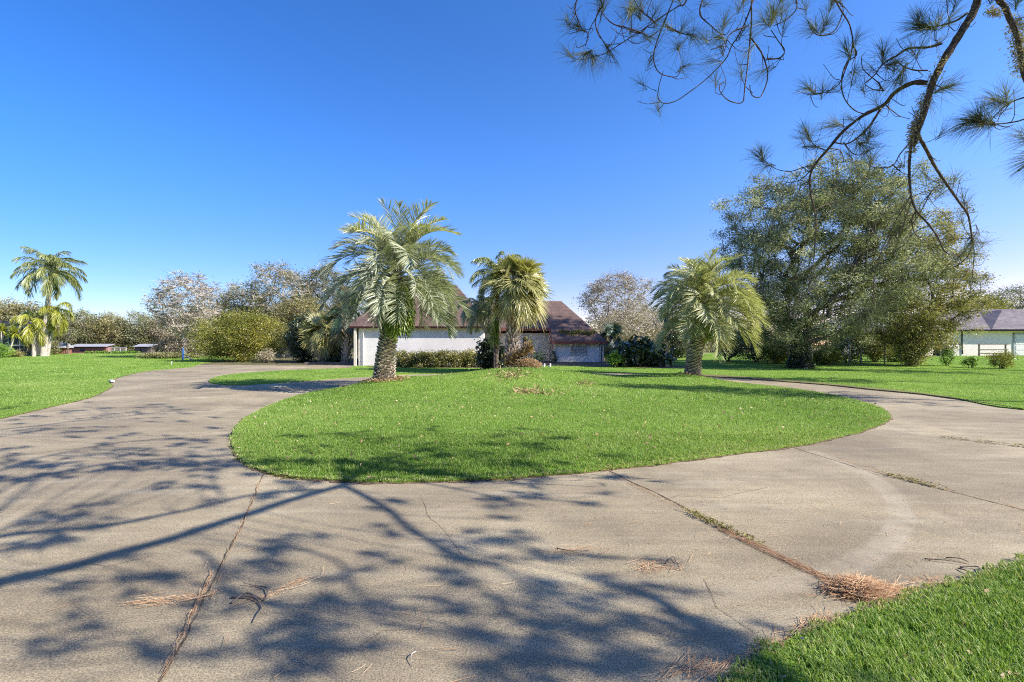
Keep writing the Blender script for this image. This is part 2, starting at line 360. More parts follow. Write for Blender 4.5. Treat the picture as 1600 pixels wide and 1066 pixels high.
ISL = [gp(*p) for p in [(362, 690), (370, 712), (400, 733), (450, 746), (540, 753), (620, 755), (720, 752), (800, 748), (880, 742), (950, 735),
       (1040, 725), (1150, 710), (1250, 697), (1330, 680), (1380, 662), (1390, 650), (1370, 636), (1320, 622), (1240, 608)]]
ISL += [(9.2, 19.9), (7.8, 21.9), (5, 23.3), (2, 23.6), (-1, 22.9), (-3.4, 21.9), (-5.2, 20.2)]
ISL += [gp(*p) for p in [(560, 602), (480, 615), (420, 635), (380, 657), (365, 673)]]
ISL = chain(ISL, 5)
ISL = ISL + rng.normal(0, .012, ISL.shape)
FRONT = [gp(*p) for p in [(1130, 1085), (1150, 1060), (1200, 1020), (1250, 1000), (1290, 985), (1335, 966), (1390, 948), (1440, 930), (1500, 913), (1560, 895), (1600, 880)]] + [(4.8, 4.1), (7, 5.2), (12, 6.6), (20, 8)]
FRONT = np.vstack([chain(FRONT, 5, False) + rng.normal(0, .008, (len(FRONT) * 5 - 4, 2)), [(20, -8), (-.2, -8), (.3, 1.2)]])
LEFT = [gp(*p) for p in [(-60, 668), (0, 655), (50, 643), (90, 634), (140, 622), (165, 611), (176, 603), (171, 597), (190, 589), (225, 581), (270, 576.5), (300, 574)]]
LEFT = np.vstack([[(-90, 7.5)], [(-30, 8.8)], chain(LEFT, 4, False), [(-23, 36), (-25, 47), (-30, 60), (-95, 62)]])
RIGHT = [(-2.6, 28.5), (1.2, 29.0), (2.5, 27.4)] + [gp(*p) for p in [(960, 583.2), (1050, 585.5), (1100, 588.5), (1160, 592), (1220, 596.5), (1300, 603), (1360, 609.5), (1440, 617), (1500, 625), (1600, 641)]] + [(15.5, 11.2), (22, 9.6), (40, 8)]
RIGHT = np.vstack([chain(RIGHT, 4, False), [(70, 8), (70, 75), (10, 75), (9.5, 40), (5, 36.2), (-2.6, 36.5)]])
MED = [gp(*p) for p in [(326, 597), (345, 588), (400, 582), (480, 578), (545, 575.5)]] + [(-10.6, 33.6), (-6, 33.6), (-2.8, 33), (-2.7, 29)] + [gp(*p) for p in [(756, 583), (700, 584), (640, 585.5), (540, 591), (440, 598.5), (360, 602)]]
MED = chain(MED, 4)
PALMS = {'left': (-4.55, 17.3), 'mid': (0.05, 23.0), 'right': (7.75, 20.9)}
def isl_mound(x, y):
    x = np.asarray(x, float); y = np.asarray(y, float)
    m = .30 * np.exp(-((x + 4.3) / 2.6) ** 2 - ((y - 17.6) / 2.6) ** 2) + .55 * np.exp(-((x - .4) / 3.4) ** 2 - ((y - 20.8) / 3.0) ** 2) \
        + .30 * np.exp(-((x - 7.2) / 2.4) ** 2 - ((y - 20.6) / 2.4) ** 2) + .10 * np.exp(-((x - 2) / 6) ** 2 - ((y - 14) / 4) ** 2)
    return m
def zlawn(poly, X, Y, mound=None, h=.03):
    z = base(X, Y) + h
    if mound is not None: z = z + mound(X, Y) * sstep(0, 1.6, bdist(poly, X, Y))
    return z
def lawn(name, poly, label_mat, step, mound=None, h=.03, ylim=None):
    mn = poly.min(0); mx = poly.max(0)
    gx, gy = np.meshgrid(np.arange(mn[0] + step / 2, mx[0], step), np.arange(mn[1] + step / 2, mx[1], step))
    gx = (gx + rng.uniform(-.2, .2, gx.shape) * step).ravel(); gy = (gy + rng.uniform(-.2, .2, gy.shape) * step).ravel()
    ok = inside(poly, gx, gy) & (bdist(poly, gx, gy) > step * .3)
    pts = np.vstack([poly, np.stack([gx[ok], gy[ok]], 1)]); n = len(poly)
    r = delaunay_2d_cdt([Vector(p) for p in pts], [], [list(range(n))], 1, 1e-5)
    V = np.array([[v.x, v.y] for v in r[0]]); Z = zlawn(poly, V[:, 0], V[:, 1], mound, h)
    mb = MB(); T = np.array([f for f in r[2]])
    e = V[T]; ar = (e[:, 1, 0] - e[:, 0, 0]) * (e[:, 2, 1] - e[:, 0, 1]) - (e[:, 1, 1] - e[:, 0, 1]) * (e[:, 2, 0] - e[:, 0, 0])
    T[ar < 0] = T[ar < 0][:, ::-1]
    mb.add(np.column_stack([V, Z]), None, T)
    zb = zlawn(poly, poly[:, 0], poly[:, 1], mound, h)
    sk = np.vstack([np.column_stack([poly, zb]), np.column_stack([poly, zb - h - .03])])
    i = np.arange(n); mb.add(sk, np.stack([i, (i + 1) % n, n + (i + 1) % n, n + i], -1))
    o = mb.build(name, label_mat, smooth=True); tag(o, kind='structure'); return o
lawn("lawn", ISL, M_LAWN, .5, isl_mound)
lawn("lawn", FRONT, M_LAWN, .6)
lawn("lawn", LEFT, M_LAWN, 2.0)
lawn("lawn", RIGHT, M_LAWN, 2.0)
lawn("lawn", MED, M_LAWN, .9)

def sheet(name, xs, ys, dz, mat):
    X, Y = np.meshgrid(xs, ys); mb = MB(); nx = len(xs); ny = len(ys)
    i = np.arange(ny - 1)[:, None] * nx + np.arange(nx - 1)[None]
    q = np.stack([i, i + 1, i + nx + 1, i + nx], -1).reshape(-1, 4)
    mb.add(np.stack([X, Y, base(X, Y) + dz], -1).reshape(-1, 3), q)
    return tag(mb.build(name, mat, smooth=True), kind='structure')
sheet("ground", np.concatenate([[-900, -300, -120], np.arange(-80, 81, 8), [120, 300, 900]]), np.concatenate([[-300, -60], np.arange(-16, 90, 3), [150, 400, 1500]]), -.06, M_GROUND)
sheet("driveway", np.arange(-30, 27, 1.5), np.arange(-8, 35.2, 1.2), 0.0, M_CONC)

# expansion joints between the slabs, thin sheets of dirt
def joint(mb, a, b, w, jit=.006):
    a = np.array(a); b = np.array(b); L = np.linalg.norm(b - a); n = max(int(L / .08), 2)
    t = np.linspace(0, 1, n); P = a + (b - a) * t[:, None]; nrm = np.array([-(b - a)[1], (b - a)[0]]) / L
    o1 = w * rng.uniform(.5, 1.2, n) ; c = np.cumsum(rng.normal(0, jit, n)); c -= np.linspace(0, c[-1], n)
    A = P + nrm * (c + o1)[:, None]; B = P + nrm * (c - o1)[:, None]
    z = base(A[:, 0], A[:, 1]) + .004
    V = np.vstack([np.column_stack([A, z]), np.column_stack([B, z])]); i = np.arange(n - 1)
    mb.add(V, np.stack([i + n, i + 1 + n, i + 1, i], -1))
JOINTS = [(gp(250, 1066), gp(415, 735), .006), (gp(950, 735), gp(1310, 915), .008), (gp(1240, 700), gp(1345, 733), .006), (gp(1345, 733), gp(1640, 808), .007),
          (gp(1485, 685), gp(1640, 704), .010), (gp(1400, 650), gp(1640, 664), .006), (gp(362, 672), gp(-40, 720), .006), (gp(420, 634), gp(120, 628), .006), (gp(480, 612), gp(200, 597), .008)]
mbj = MB()
for a, b, w in JOINTS: joint(mbj, a, b, w)
tag(mbj.build("driveway_joint", M_JOINT), kind='structure')
mbc = MB()
for pl in ([(652, 775), (668, 805), (690, 826), (722, 868)], [(225, 612), (300, 622), (352, 618), (392, 632)], [(1010, 790), (1060, 775), (1130, 778), (1200, 762)], [(60, 905), (130, 880), (170, 886), (240, 868)], [(1180, 990), (1120, 950), (1100, 905)], [(560, 1010), (600, 985), (680, 980)]):
    for a, b in zip(pl[:-1], pl[1:]): joint(mbc, gp(*a), gp(*b), .0018, .009)
tag(mbc.build("hairline_crack", M_JOINT), kind='structure')

def bed(name, poly, mat, h):
    return lawn(name, np.array(poly, float), mat, 1.2, None, h)
bed("garden_bed", chain([(-9, 33.7), (-9.2, 32.2), (-5, 31.4), (-1.5, 31.2), (-1.0, 33.6), (-2, 34.6)], 3), M_MULCH, .045)
bed("garden_bed", chain([(-2.5, 39.3), (-2.2, 36), (1, 34.3), (4, 33.0), (8, 31.5), (11, 31.2), (11.5, 33.5), (9, 37.6), (5, 37.9), (3, 38.9)], 3), M_MULCH, .045)
_e = np.array([gp(*p) for p in [(1100, 588.6), (1160, 592.1), (1220, 596.6), (1300, 603.1), (1360, 609.6), (1440, 617.1), (1500, 625.1), (1600, 641.2)]]); _n = _e + np.array([.25, 1.0]) * np.linspace(1.6, .7, len(_e))[:, None]
M_EDGE = surf("worn_turf", (.22, .21, .07), (.13, .09, .05), 2.2, .95, .6, 25)
bed("worn_edge", np.vstack([_e + [0, .04], _n[::-1]]), M_EDGE, .042)
bed("bare_earth", chain([(-25, 36.5), (-20, 35.0), (-14, 34.6), (-12.5, 36.0), (-12.6, 42), (-16, 47), (-25, 47), (-28, 42)], 3), M_GROUND, .012)

# ------------------------------------------------------------------ grass blades
def blades(n, poly, xr, yr, hgt, wid, mound=None, seg=2, extra=None, edge=None, tuft=0, worn=0):
    if tuft:
        k_ = n // tuft; X = np.repeat(rng.uniform(*xr, k_), tuft) + rng.normal(0, .013, k_ * tuft); Y = np.repeat(rng.uniform(*yr, k_), tuft) + rng.normal(0, .013, k_ * tuft)
    else: X = rng.uniform(*xr, n); Y = rng.uniform(*yr, n)
    vis = np.abs(X) < 1.10 * Y + .6; X, Y = X[vis], Y[vis]
    vis = inside(poly, X, Y) | ((bdist(poly, X, Y) < .012 + .035 * (np.sin(X * 23) * np.sin(Y * 19) + .6)) & (rng.random(len(X)) < .7))
    X, Y = X[vis], Y[vis]
    if edge:
        bd = bdist(poly, X, Y)
    Z = zlawn(poly, X, Y, mound) - .004; be = bdist(poly, X, Y)
    n = len(X); an = rng.uniform(0, 2 * math.pi, n); ln = rng.uniform(.2, 1.0, n)
    patch = .5 + .5 * np.sin(X * 1.7 + np.sin(Y * 1.3) * 2) * np.sin(Y * 1.9 + np.cos(X * 1.1) * 2)
    H = hgt * rng.uniform(.4, 1.15, n) * (.7 + .5 * patch) * (.6 + .4 * sstep(0, .25, be))
    D = np.stack([np.cos(an), np.sin(an), np.zeros(n)], 1); S = np.stack([-np.sin(an + rng.uniform(-.6, .6, n)), np.cos(an), np.zeros(n)], 1)
    B = np.stack([X, Y, Z], 1); up = np.array([0, 0, 1.0])
    m1 = B + up * (H * .6)[:, None] + D * (H * ln * .25)[:, None]
    tp = B + up * (H * rng.uniform(.75, 1.0, n))[:, None] + D * (H * ln * .8)[:, None]
    w = (wid * rng.uniform(.6, 1.2, n))[:, None]
    big = np.sin(X * .55 + 1.3 * np.sin(Y * .47 + 1)) + np.sin(Y * .83 + 1.7 * np.sin(X * .39)) + .7 * np.sin(X * 2.9 + Y * 1.7 + 2 * np.sin(Y * 2.3)); a = np.clip(rng.normal(.46, .17, n) + .10 * (patch - .5) + .085 * big, 0, .97); a[rng.random(n) < .05 + .6 * np.exp(-be / .05)] = 1.0
    if seg == 2:
        V = np.stack([B - S * w, B + S * w, m1 + S * w * .7, m1 - S * w * .7, tp], 1).reshape(-1, 3)
        i = np.arange(n)[:, None] * 5
        return V, np.hstack([i, i + 1, i + 2, i + 3]), np.hstack([i + 3, i + 2, i + 4]), np.repeat(a, 5)
    V = np.stack([B - S * w, B + S * w, tp], 1).reshape(-1, 3); i = np.arange(n)[:, None] * 3
    return V, None, np.hstack([i, i + 1, i + 2]), np.repeat(a, 3)
def grass(label, sets):
    mb = MB()
    for s in sets:
        V, q, t, a = blades(**s); mb.add(V, q, t, a)
    return tag(mb.build("grass", M_GRASS), label, "grass", kind='stuff')
grass("short bright green turf blades of the round island lawn", [
    dict(n=300000, poly=ISL, xr=(-5.5, 9), yr=(5.3, 8.5), hgt=.055, wid=.0030, mound=isl_mound, tuft=7),
    dict(n=170000, poly=ISL, xr=(-7, 11), yr=(8.5, 13), hgt=.055, wid=.004, mound=isl_mound, seg=1),
    dict(n=150000, poly=ISL, xr=(-7, 11), yr=(13, 24), hgt=.06, wid=.007, mound=isl_mound, seg=1)])
grass("near green lawn blades at the bottom right corner", [
    dict(n=250000, poly=FRONT, xr=(.6, 6.2), yr=(1.9, 5.2), hgt=.065, wid=.0031, seg=2, tuft=8)])
grass("clipped lawn grass left and right of the driveway", [
    dict(n=140000, poly=LEFT, xr=(-24, -8), yr=(9, 22), hgt=.05, wid=.006, seg=1),
    dict(n=120000, poly=LEFT, xr=(-60, -8), yr=(22, 55), hgt=.06, wid=.016, seg=1),
    dict(n=170000, poly=RIGHT, xr=(3, 32), yr=(10, 30), hgt=.05, wid=.007, seg=1, worn=.55),
    dict(n=100000, poly=RIGHT, xr=(0, 55), yr=(30, 55), hgt=.06, wid=.016, seg=1),
    dict(n=60000, poly=MED, xr=(-14, -1), yr=(18, 35), hgt=.05, wid=.008, seg=1)])

def fallen(label, poly, n, mound, xr, yr, size=.045):
    X = rng.uniform(*xr, n); Y = rng.uniform(*yr, n); ok = inside(poly, X, Y); X, Y = X[ok], Y[ok]; mb = MB()
    mb.leaves(np.column_stack([X, Y, zlawn(poly, X, Y, mound) + .035]), size, np.clip(rng.normal(.5, .3, len(X)), 0, 1), rng, .55); return tag(mb.build("fallen_leaves", M_DEAD), label, "fallen leaves", kind='stuff')
fallen("scattered small brown leaves on the round island lawn", ISL, 1500, isl_mound, (-7, 11), (5, 24), .06)
fallen("scattered brown leaves in the near bottom right grass", FRONT, 260, None, (.6, 6.2), (1.9, 5.2), .04)
for _i, (_x, _y, _lb) in enumerate(((-4.5, 17.2, "ring of brown leaf litter around the foot of the left pindo palm"), (7.75, 20.8, "ring of brown leaf litter around the foot of the right pindo palm"))):
    _n = 700; _a = rng.uniform(0, 6.28, _n); _r = .35 + np.abs(rng.normal(0, .28, _n)); _X = _x + _r * np.cos(_a); _Y = _y + _r * np.sin(_a); mb = MB()
    mb.leaves(np.column_stack([_X, _Y, zlawn(ISL, _X, _Y, isl_mound) + .03]), .11, np.clip(rng.normal(.35, .25, _n), 0, 1), rng, .3); tag(mb.build("leaf_litter", M_DEAD), _lb, "leaf litter", kind='stuff')
# ------------------------------------------------------------------ litter on the concrete
def strands(C, L, rs, w=.0016, curl=.35, z0=.006, ang=None, lift=.02, pol=None):
    n = len(C); an = rs.uniform(0, 2 * math.pi, n) if ang is None else ang
    L = L * rs.uniform(.6, 1.25, n); k = 5; s = np.linspace(-.5, .5, k)
    cv = rs.normal(0, curl, n)
    th = an[:, None] + cv[:, None] * s[None] * 2
    st = np.stack([np.cos(th), np.sin(th)], -1) * (L[:, None, None] / (k - 1))
    P2 = C[:, None, :2] + np.cumsum(st, 1) - st.sum(1)[:, None] / 2
    zz = z0 + rs.uniform(0, 1, n)[:, None] * lift * (1 + 1.0 * np.abs(s)[None]) + base(C[:, 0], C[:, 1])[:, None] + (C[:, 2] if C.shape[1] > 2 else np.zeros(n))[:, None]
    P = np.concatenate([P2, zz[..., None]], -1)
    Wd = np.stack([-np.sin(th), np.cos(th), np.full(th.shape, .5)], -1) * w
    return P, Wd
def edging(poly, i0, i1, w=.035):
    "ragged strip of bare soil where turf meets concrete"
    P = poly[i0:i1]; q = []
    for a, b in zip(P[:-1], P[1:]):
        k = max(int(np.linalg.norm(b - a) / .05), 1)
        for u in range(k): q.append(a + (b - a) * u / k)
    q = np.array(q); T = np.gradient(q, axis=0); T /= np.linalg.norm(T, axis=1)[:, None] + 1e-9; Nn = np.column_stack([T[:, 1], -T[:, 0]]); n = len(q)
    o1 = w * (.5 + np.abs(np.convolve(rng.normal(0, 1.6, n), np.ones(4) / 4, 'same'))) * .8
    A = q + Nn * o1[:, None]; B = q - Nn * .03
    V = np.vstack([np.column_stack([A, base(A[:, 0], A[:, 1]) + .0045]), np.column_stack([B, base(B[:, 0], B[:, 1]) + .012])]); i = np.arange(n - 1)
    mb = MB(); mb.add(V, np.stack([i, i + 1, i + 1 + n, i + n], -1)); return tag(mb.build("soil_edge", M_MULCH), kind='structure')
edging(ISL, 0, len(ISL)); edging(FRONT, 0, 56); edging(LEFT, 2, 47)
def litter(label, items, mat=M_LITTER, name="pine_needle_litter", w=.0010):
    mb = MB(); rs = np.random.default_rng(abs(hash(label)) % 1000 if False else len(label) * 13 + 5)
    for it in items:
        n = it['n']
        if 'a' in it:
            a = np.array(it['a']); b = np.array(it['b']); t = rs.beta(*it.get('beta', (1, 1)), n)
            d = (b - a) / np.linalg.norm(b - a); C = a + (b - a) * t[:, None] + np.array([-d[1], d[0]]) * rs.normal(0, it['s'], n)[:, None]
            ang = math.atan2(d[1], d[0]) + rs.normal(0, it.get('spread', .7), n)
        else:
            C = np.array(it['c']) + rs.normal(0, 1, (n, 2)) * np.array(it['s']); ang = it.get('ang', 0) + rs.normal(0, it.get('spread', 2), n)
        hz = it.get('pile', 0) * np.exp(-((C - np.array(it.get('c', C.mean(0)))) ** 2).sum(1) / (2 * np.max(it['s']) ** 2)) * rs.random(n)
        C = np.column_stack([C, hz])
        P, Wd = strands(C, it.get('L', .17), rs, w, it.get('curl', .13), ang=ang, lift=it.get('lift', .012))
        mb.strips(P, Wd, np.clip(rs.normal(.5, .25, n), 0, 1))
    return tag(mb.build(name, mat), label, "pine needles", kind='stuff')
pj = gp(1318, 922)
litter("rust brown pine needles heaped at the lawn end of the driveway joint", [
    dict(n=1400, c=gp(1340, 928), s=(.075, .045), pile=.06, L=.17, spread=1.1, ang=.1, lift=.03),
    dict(n=650, a=gp(1310, 915), b=gp(1450, 932), s=.03, spread=.5),
    dict(n=90, a=gp(1150, 1040), b=gp(1300, 965), s=.03, spread=.5),
    dict(n=650, a=gp(1120, 825), b=gp(1330, 925), s=.018, spread=.3, L=.13, beta=(1.3, 1)),
    dict(n=36, c=gp(1085, 1050), s=(.09, .03), L=.22, ang=.6, spread=.35), dict(n=60, c=gp(1490, 915), s=(.2, .05), ang=.3, spread=.7)])
litter("loose brown needles caught in the driveway joints and scattered over the concrete", [
    dict(n=60, a=gp(330, 935), b=gp(415, 735), s=.008, spread=.12, L=.12), dict(n=70, a=gp(250, 1066), b=gp(330, 900), s=.006, spread=.15, L=.12),
    dict(n=26, a=gp(200, 945), b=gp(320, 935), s=.02, spread=.3), dict(n=16, c=gp(250, 938), s=(.1, .03), ang=.2, spread=.5),
    dict(n=22, a=gp(375, 950), b=gp(470, 912), s=.03, spread=.4), dict(n=40, c=gp(1015, 888), s=(.08, .05), ang=.3, spread=1.0),
    dict(n=18, c=gp(905, 862), s=(.1, .03), ang=-.1, spread=.5), dict(n=70, a=gp(950, 738), b=gp(1120, 825), s=.015, spread=.3),
    dict(n=90, a=gp(1240, 700), b=gp(1600, 798), s=.03, spread=.4), dict(n=260, c=(0, 6), s=(5, 2.5), spread=3, L=.10), dict(n=150, c=(1, 3.6), s=(1.8, .8), spread=3, L=.11), dict(n=300, c=gp(1450, 800), s=(1.6, .8), spread=3, L=.06)])
litter("dry yellowed grass growing out of the driveway joints", [
    dict(n=260, a=gp(1060, 795), b=gp(1200, 858), s=.017, spread=1.5, L=.045, lift=.03, beta=(2, 2)), dict(n=150, a=gp(1360, 737), b=gp(1490, 769), s=.02, spread=1.5, L=.05, lift=.03, beta=(2, 2)),
    dict(n=150, a=gp(1470, 684), b=gp(1640, 704), s=.025, spread=1.5, L=.06, lift=.03), dict(n=900, a=gp(930, 738), b=gp(1388, 655), s=.04, spread=1.5, L=.06, lift=.03),
    dict(n=300, a=gp(330, 596), b=gp(640, 585.5), s=.1, spread=1.5, L=.12, lift=.05), dict(n=500, a=gp(372, 716), b=gp(450, 747), s=.05, spread=1.5, L=.05), dict(n=700, a=gp(450, 747), b=gp(800, 749), s=.05, spread=1.5, L=.05)], M_MOSS, "joint_grass", .003)

# fallen twigs
def twig(label, pts, r, mat=M_WOOD):
    mb = MB()
    for pl in pts:
        P = np.array([[*gp(a, b), 0] for a, b in pl]); P[:, 2] = base(P[:, 0], P[:, 1]) + r + .004 + np.array([.012 * (i % 2) for i in range(len(P))])
        Q = chain(P, 4, False); mb.tube(Q, np.linspace(r, r * .4, len(Q)), 5)
    return tag(mb.build("fallen_twig", mat, smooth=True), label, "twig", "fallen twigs on the driveway")
twig("dark curled dead twig loop on the driveway left of centre", [[(362, 945), (385, 932), (412, 940), (418, 925), (400, 918), (380, 916)], [(362, 936), (395, 938), (408, 950), (405, 962), (395, 975)]], .007)
twig("long thin grey twig lying beside the bottom right lawn", [[(1445, 875), (1480, 880), (1515, 884)], [(1478, 873), (1500, 877), (1514, 881)]], .005)
twig("forked dark twig touching the edge of the bottom right lawn", [[(1497, 890), (1512, 897), (1526, 905)], [(1500, 888), (1528, 890), (1530, 899)]], .005)
twig("short bent twig by the loose needles in the middle of the concrete", [[(1040, 882), (1052, 874), (1058, 882), (1070, 880)]], .004)
twig("pale thin twig alone near the bottom edge of the concrete", [[(650, 1020), (642, 1030), (644, 1042)]], .0035, M_PALEBARK)
twig("long thin arched needle twig on the concrete below the island lawn", [[(870, 858), (895, 865), (925, 860)]], .004)

# ------------------------------------------------------------------ plants: palm fronds, fans, trunks
def frond_mb(rs, elev, L, curl, ll, nl, w, vee=.5, droop=.25, a0=.5, start=.22, plum=0.0, petr=.018, fan=(62, 22), av=.18):
    mb = MB(); k = 16; s = np.linspace(0, 1, k); th = elev - curl * s ** 1.25
    dx = np.cos(th) * L / (k - 1); dz = np.sin(th) * L / (k - 1)
    X = np.concatenate([[0], np.cumsum(dx[:-1])]); Z = np.concatenate([[0], np.cumsum(dz[:-1])])
    yb = rs.normal(0, .08) * s ** 2 * L
    P = np.stack([X, yb, Z], 1); mb.tube(P, np.linspace(petr, petr * .2, k), 4, .75)
    t = np.linspace(start, .99, nl); t = np.repeat(t, 2); side = np.tile([1, -1], nl); n = len(t)
    t = np.clip(t + rs.normal(0, .004, n), 0, 1)
    B = np.stack([np.interp(t, s, P[:, i]) for i in range(3)], 1); tt = np.interp(t, s, th)
    T = np.stack([np.cos(tt), 0 * tt, np.sin(tt)], 1); U = np.stack([-np.sin(tt), 0 * tt, np.cos(tt)], 1); Sd = np.stack([0 * tt, side, 0 * tt], 1)
    fw = np.radians(fan[0] + (fan[1] - fan[0]) * t) + rs.normal(0, .09, n); v = vee + rs.normal(0, .12 + plum, n)
    D = T * np.cos(fw)[:, None] + (Sd * np.cos(v)[:, None] + U * np.sin(v)[:, None]) * np.sin(fw)[:, None]
    ln = ll * np.sin(np.pi * np.clip((t - start) / (1 - start) * .82 + .14, 0, 1)) ** .6 * rs.uniform(.85, 1.1, n)
    m = 4; u = np.linspace(0, 1, m)
    C = B[:, None] + D[:, None] * (ln[:, None] * u[None])[..., None]
    C[..., 2] -= (droop * ln)[:, None] * u[None] ** 2
    Wv = np.cross(D, U); Wv /= np.linalg.norm(Wv, axis=1)[:, None] + 1e-9
    Wv = Wv * .55 + U * .45 + rs.normal(0, .35, Wv.shape)
    prof = np.array([.6, 1.0, .75, .08])
    mb.strips(C, Wv[:, None] * (w * prof)[None, :, None], np.clip(a0 + rs.normal(0, av, n), 0, 1))
    return mb
def fan_mb(rs, elev, pet, R, nseg, w, droop=.35, a0=.5, spread=150, split=.45):
    mb = MB(); k = 7; s = np.linspace(0, 1, k); th = elev - .5 * s ** 1.5
    X = np.concatenate([[0], np.cumsum(np.cos(th[:-1]) * pet / (k - 1))]); Z = np.concatenate([[0], np.cumsum(np.sin(th[:-1]) * pet / (k - 1))])
    P = np.stack([X, 0 * X, Z], 1); mb.tube(P, np.linspace(.022, .012, k), 4, .6)
    e = th[-1] - .35; T = np.array([math.cos(e), 0, math.sin(e)]); U = np.array([-math.sin(e), 0, math.cos(e)]); S = np.array([0, 1.0, 0])
    fa = np.radians(np.linspace(-spread, spread, nseg)) + rs.normal(0, .02, nseg)
    D = T * np.cos(fa)[:, None] + S * np.sin(fa)[:, None] + U * (.18 + .3 * np.abs(np.sin(fa)))[:, None]
    D /= np.linalg.norm(D, axis=1)[:, None]
    ln = R * (.72 + .28 * np.cos(fa)) * rs.uniform(.9, 1.08, nseg); m = 5; u = np.linspace(0, 1, m)
    C = P[-1] + D[:, None] * (ln[:, None] * u[None])[..., None]
    C[..., 2] -= (droop * ln * rs.uniform(.6, 1.4, nseg))[:, None] * u[None] ** 2.2
    Wv = np.cross(D, U); Wv /= np.linalg.norm(Wv, axis=1)[:, None] + 1e-9
    pr = np.array([.35, .9, 1, .6, .05]); aw = 2 * math.radians(spread) / nseg * R * split * .6
    mb.strips(C, Wv[:, None] * (np.minimum(w, 1e9) * pr)[None, :, None] + U * (.25 * w * ((np.arange(nseg) % 2) * 2 - 1))[:, None, None] * pr[None, :, None], np.clip(a0 + rs.normal(0, .12, nseg), 0, 1))
    return mb
def boot_trunk(parent, P, R, rs, nb, blen, mat=M_BOOT, core=M_PALMBARK, flare=1.0, out=.35, name='trunk', wd=.075):
    "trunk covered with a spiral of cut leaf bases"
    P = np.array(P, float); Q = chain(P, 6, False); s = np.linspace(0, 1, len(Q)); Rr = np.interp(s, np.linspace(0, 1, len(R)), R)
    mb = MB(); mb.tube(Q, Rr * .9, 14, .42)
    T = np.gradient(Q, axis=0); T /= np.linalg.norm(T, axis=1)[:, None]
    for i in range(nb):
        t = (i + .5) / nb; an = i * 2.39996 + rs.normal(0, .06)
        c = np.array([np.interp(t, s, Q[:, j]) for j in range(3)]); tg = np.array([np.interp(t, s, T[:, j]) for j in range(3)]); r = np.interp(t, s, Rr)
        rad = np.cross(tg, [math.sin(an), -math.cos(an), 0]); rad = np.array([math.cos(an), math.sin(an), 0]) - tg * (math.cos(an) * tg[0] + math.sin(an) * tg[1]); rad /= np.linalg.norm(rad)
        sd = np.cross(tg, rad); up = tg * math.cos(out) + rad * math.sin(out)
        b0 = c + rad * r * .86 - tg * blen * .3; L = blen * rs.uniform(.8, 1.25); w = wd * rs.uniform(.85, 1.2) * (r / max(Rr)) ** .5
        th_ = .03
        mid = b0 + up * L * .6; tip = b0 + up * L + rad * .01
        v = np.array([b0 - sd * w * 1.35, b0 + sd * w * 1.35, mid - sd * w + rad * th_, mid + sd * w + rad * th_, tip - sd * w * .45 + rad * th_, tip + sd * w * .45 + rad * th_,
                      mid - sd * w - rad * .02, mid + sd * w - rad * .02, tip - sd * w * .45 - rad * .015, tip + sd * w * .45 - rad * .015])
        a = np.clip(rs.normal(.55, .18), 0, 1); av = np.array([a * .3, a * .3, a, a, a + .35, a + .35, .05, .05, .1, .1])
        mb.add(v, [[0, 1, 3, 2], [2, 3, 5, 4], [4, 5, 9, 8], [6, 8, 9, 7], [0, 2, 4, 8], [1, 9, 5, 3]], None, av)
    return mb.build(name, mat, parent)

def pindo(loc, label, seed, crown, lean, mat, n=52, L=2.5, trunk_r=(.42, .36, .32, .34), young=0.0, matY=None):
    rs = np.random.default_rng(seed); t = thing("pindo_palm", label, "palm tree", loc, 0, "pindo palms on the island lawn")
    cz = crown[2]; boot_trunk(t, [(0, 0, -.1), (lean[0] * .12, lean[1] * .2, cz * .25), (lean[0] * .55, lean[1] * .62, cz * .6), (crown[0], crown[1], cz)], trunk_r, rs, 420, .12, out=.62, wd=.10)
    els = [84, 70, 54, 38, 20, 2, -18]; lib = []
    for e in els:
        for v in range(3):
            er = math.radians(e + rs.normal(0, 4)); c = {84: 1.2, 70: 1.7, 54: 2.1, 38: 2.1, 20: 1.75, 2: 1.3, -18: .95}[e]
            mb = frond_mb(rs, er, L * rs.uniform(.92, 1.06), c * rs.uniform(.85, 1.15), L * .29, 56, .0155, vee=.6, droop=.18, a0=.58 if e > 0 else .35, start=.24, petr=.026, fan=(76, 34), av=.26)
            lib.append((e, mb.mesh("pindo_frond", (matY or mat) if e >= 70 and matY else mat)))
    for i in range(n):
        f = (i + .5) / n; k = min(int(f ** .9 * 7), 6); me = lib[k * 3 + (i % 3)][1]
        az = i * 2.39996 + rs.normal(0, .1); r0 = .05 + .14 * f
        child("frond", me, t, (crown[0] + r0 * math.cos(az), crown[1] + r0 * math.sin(az), cz + .25 - .5 * f), (rs.normal(0, .25), rs.normal(0, .12), az + rs.normal(0, .15)), rs.uniform(.75, 1.12))
    return t
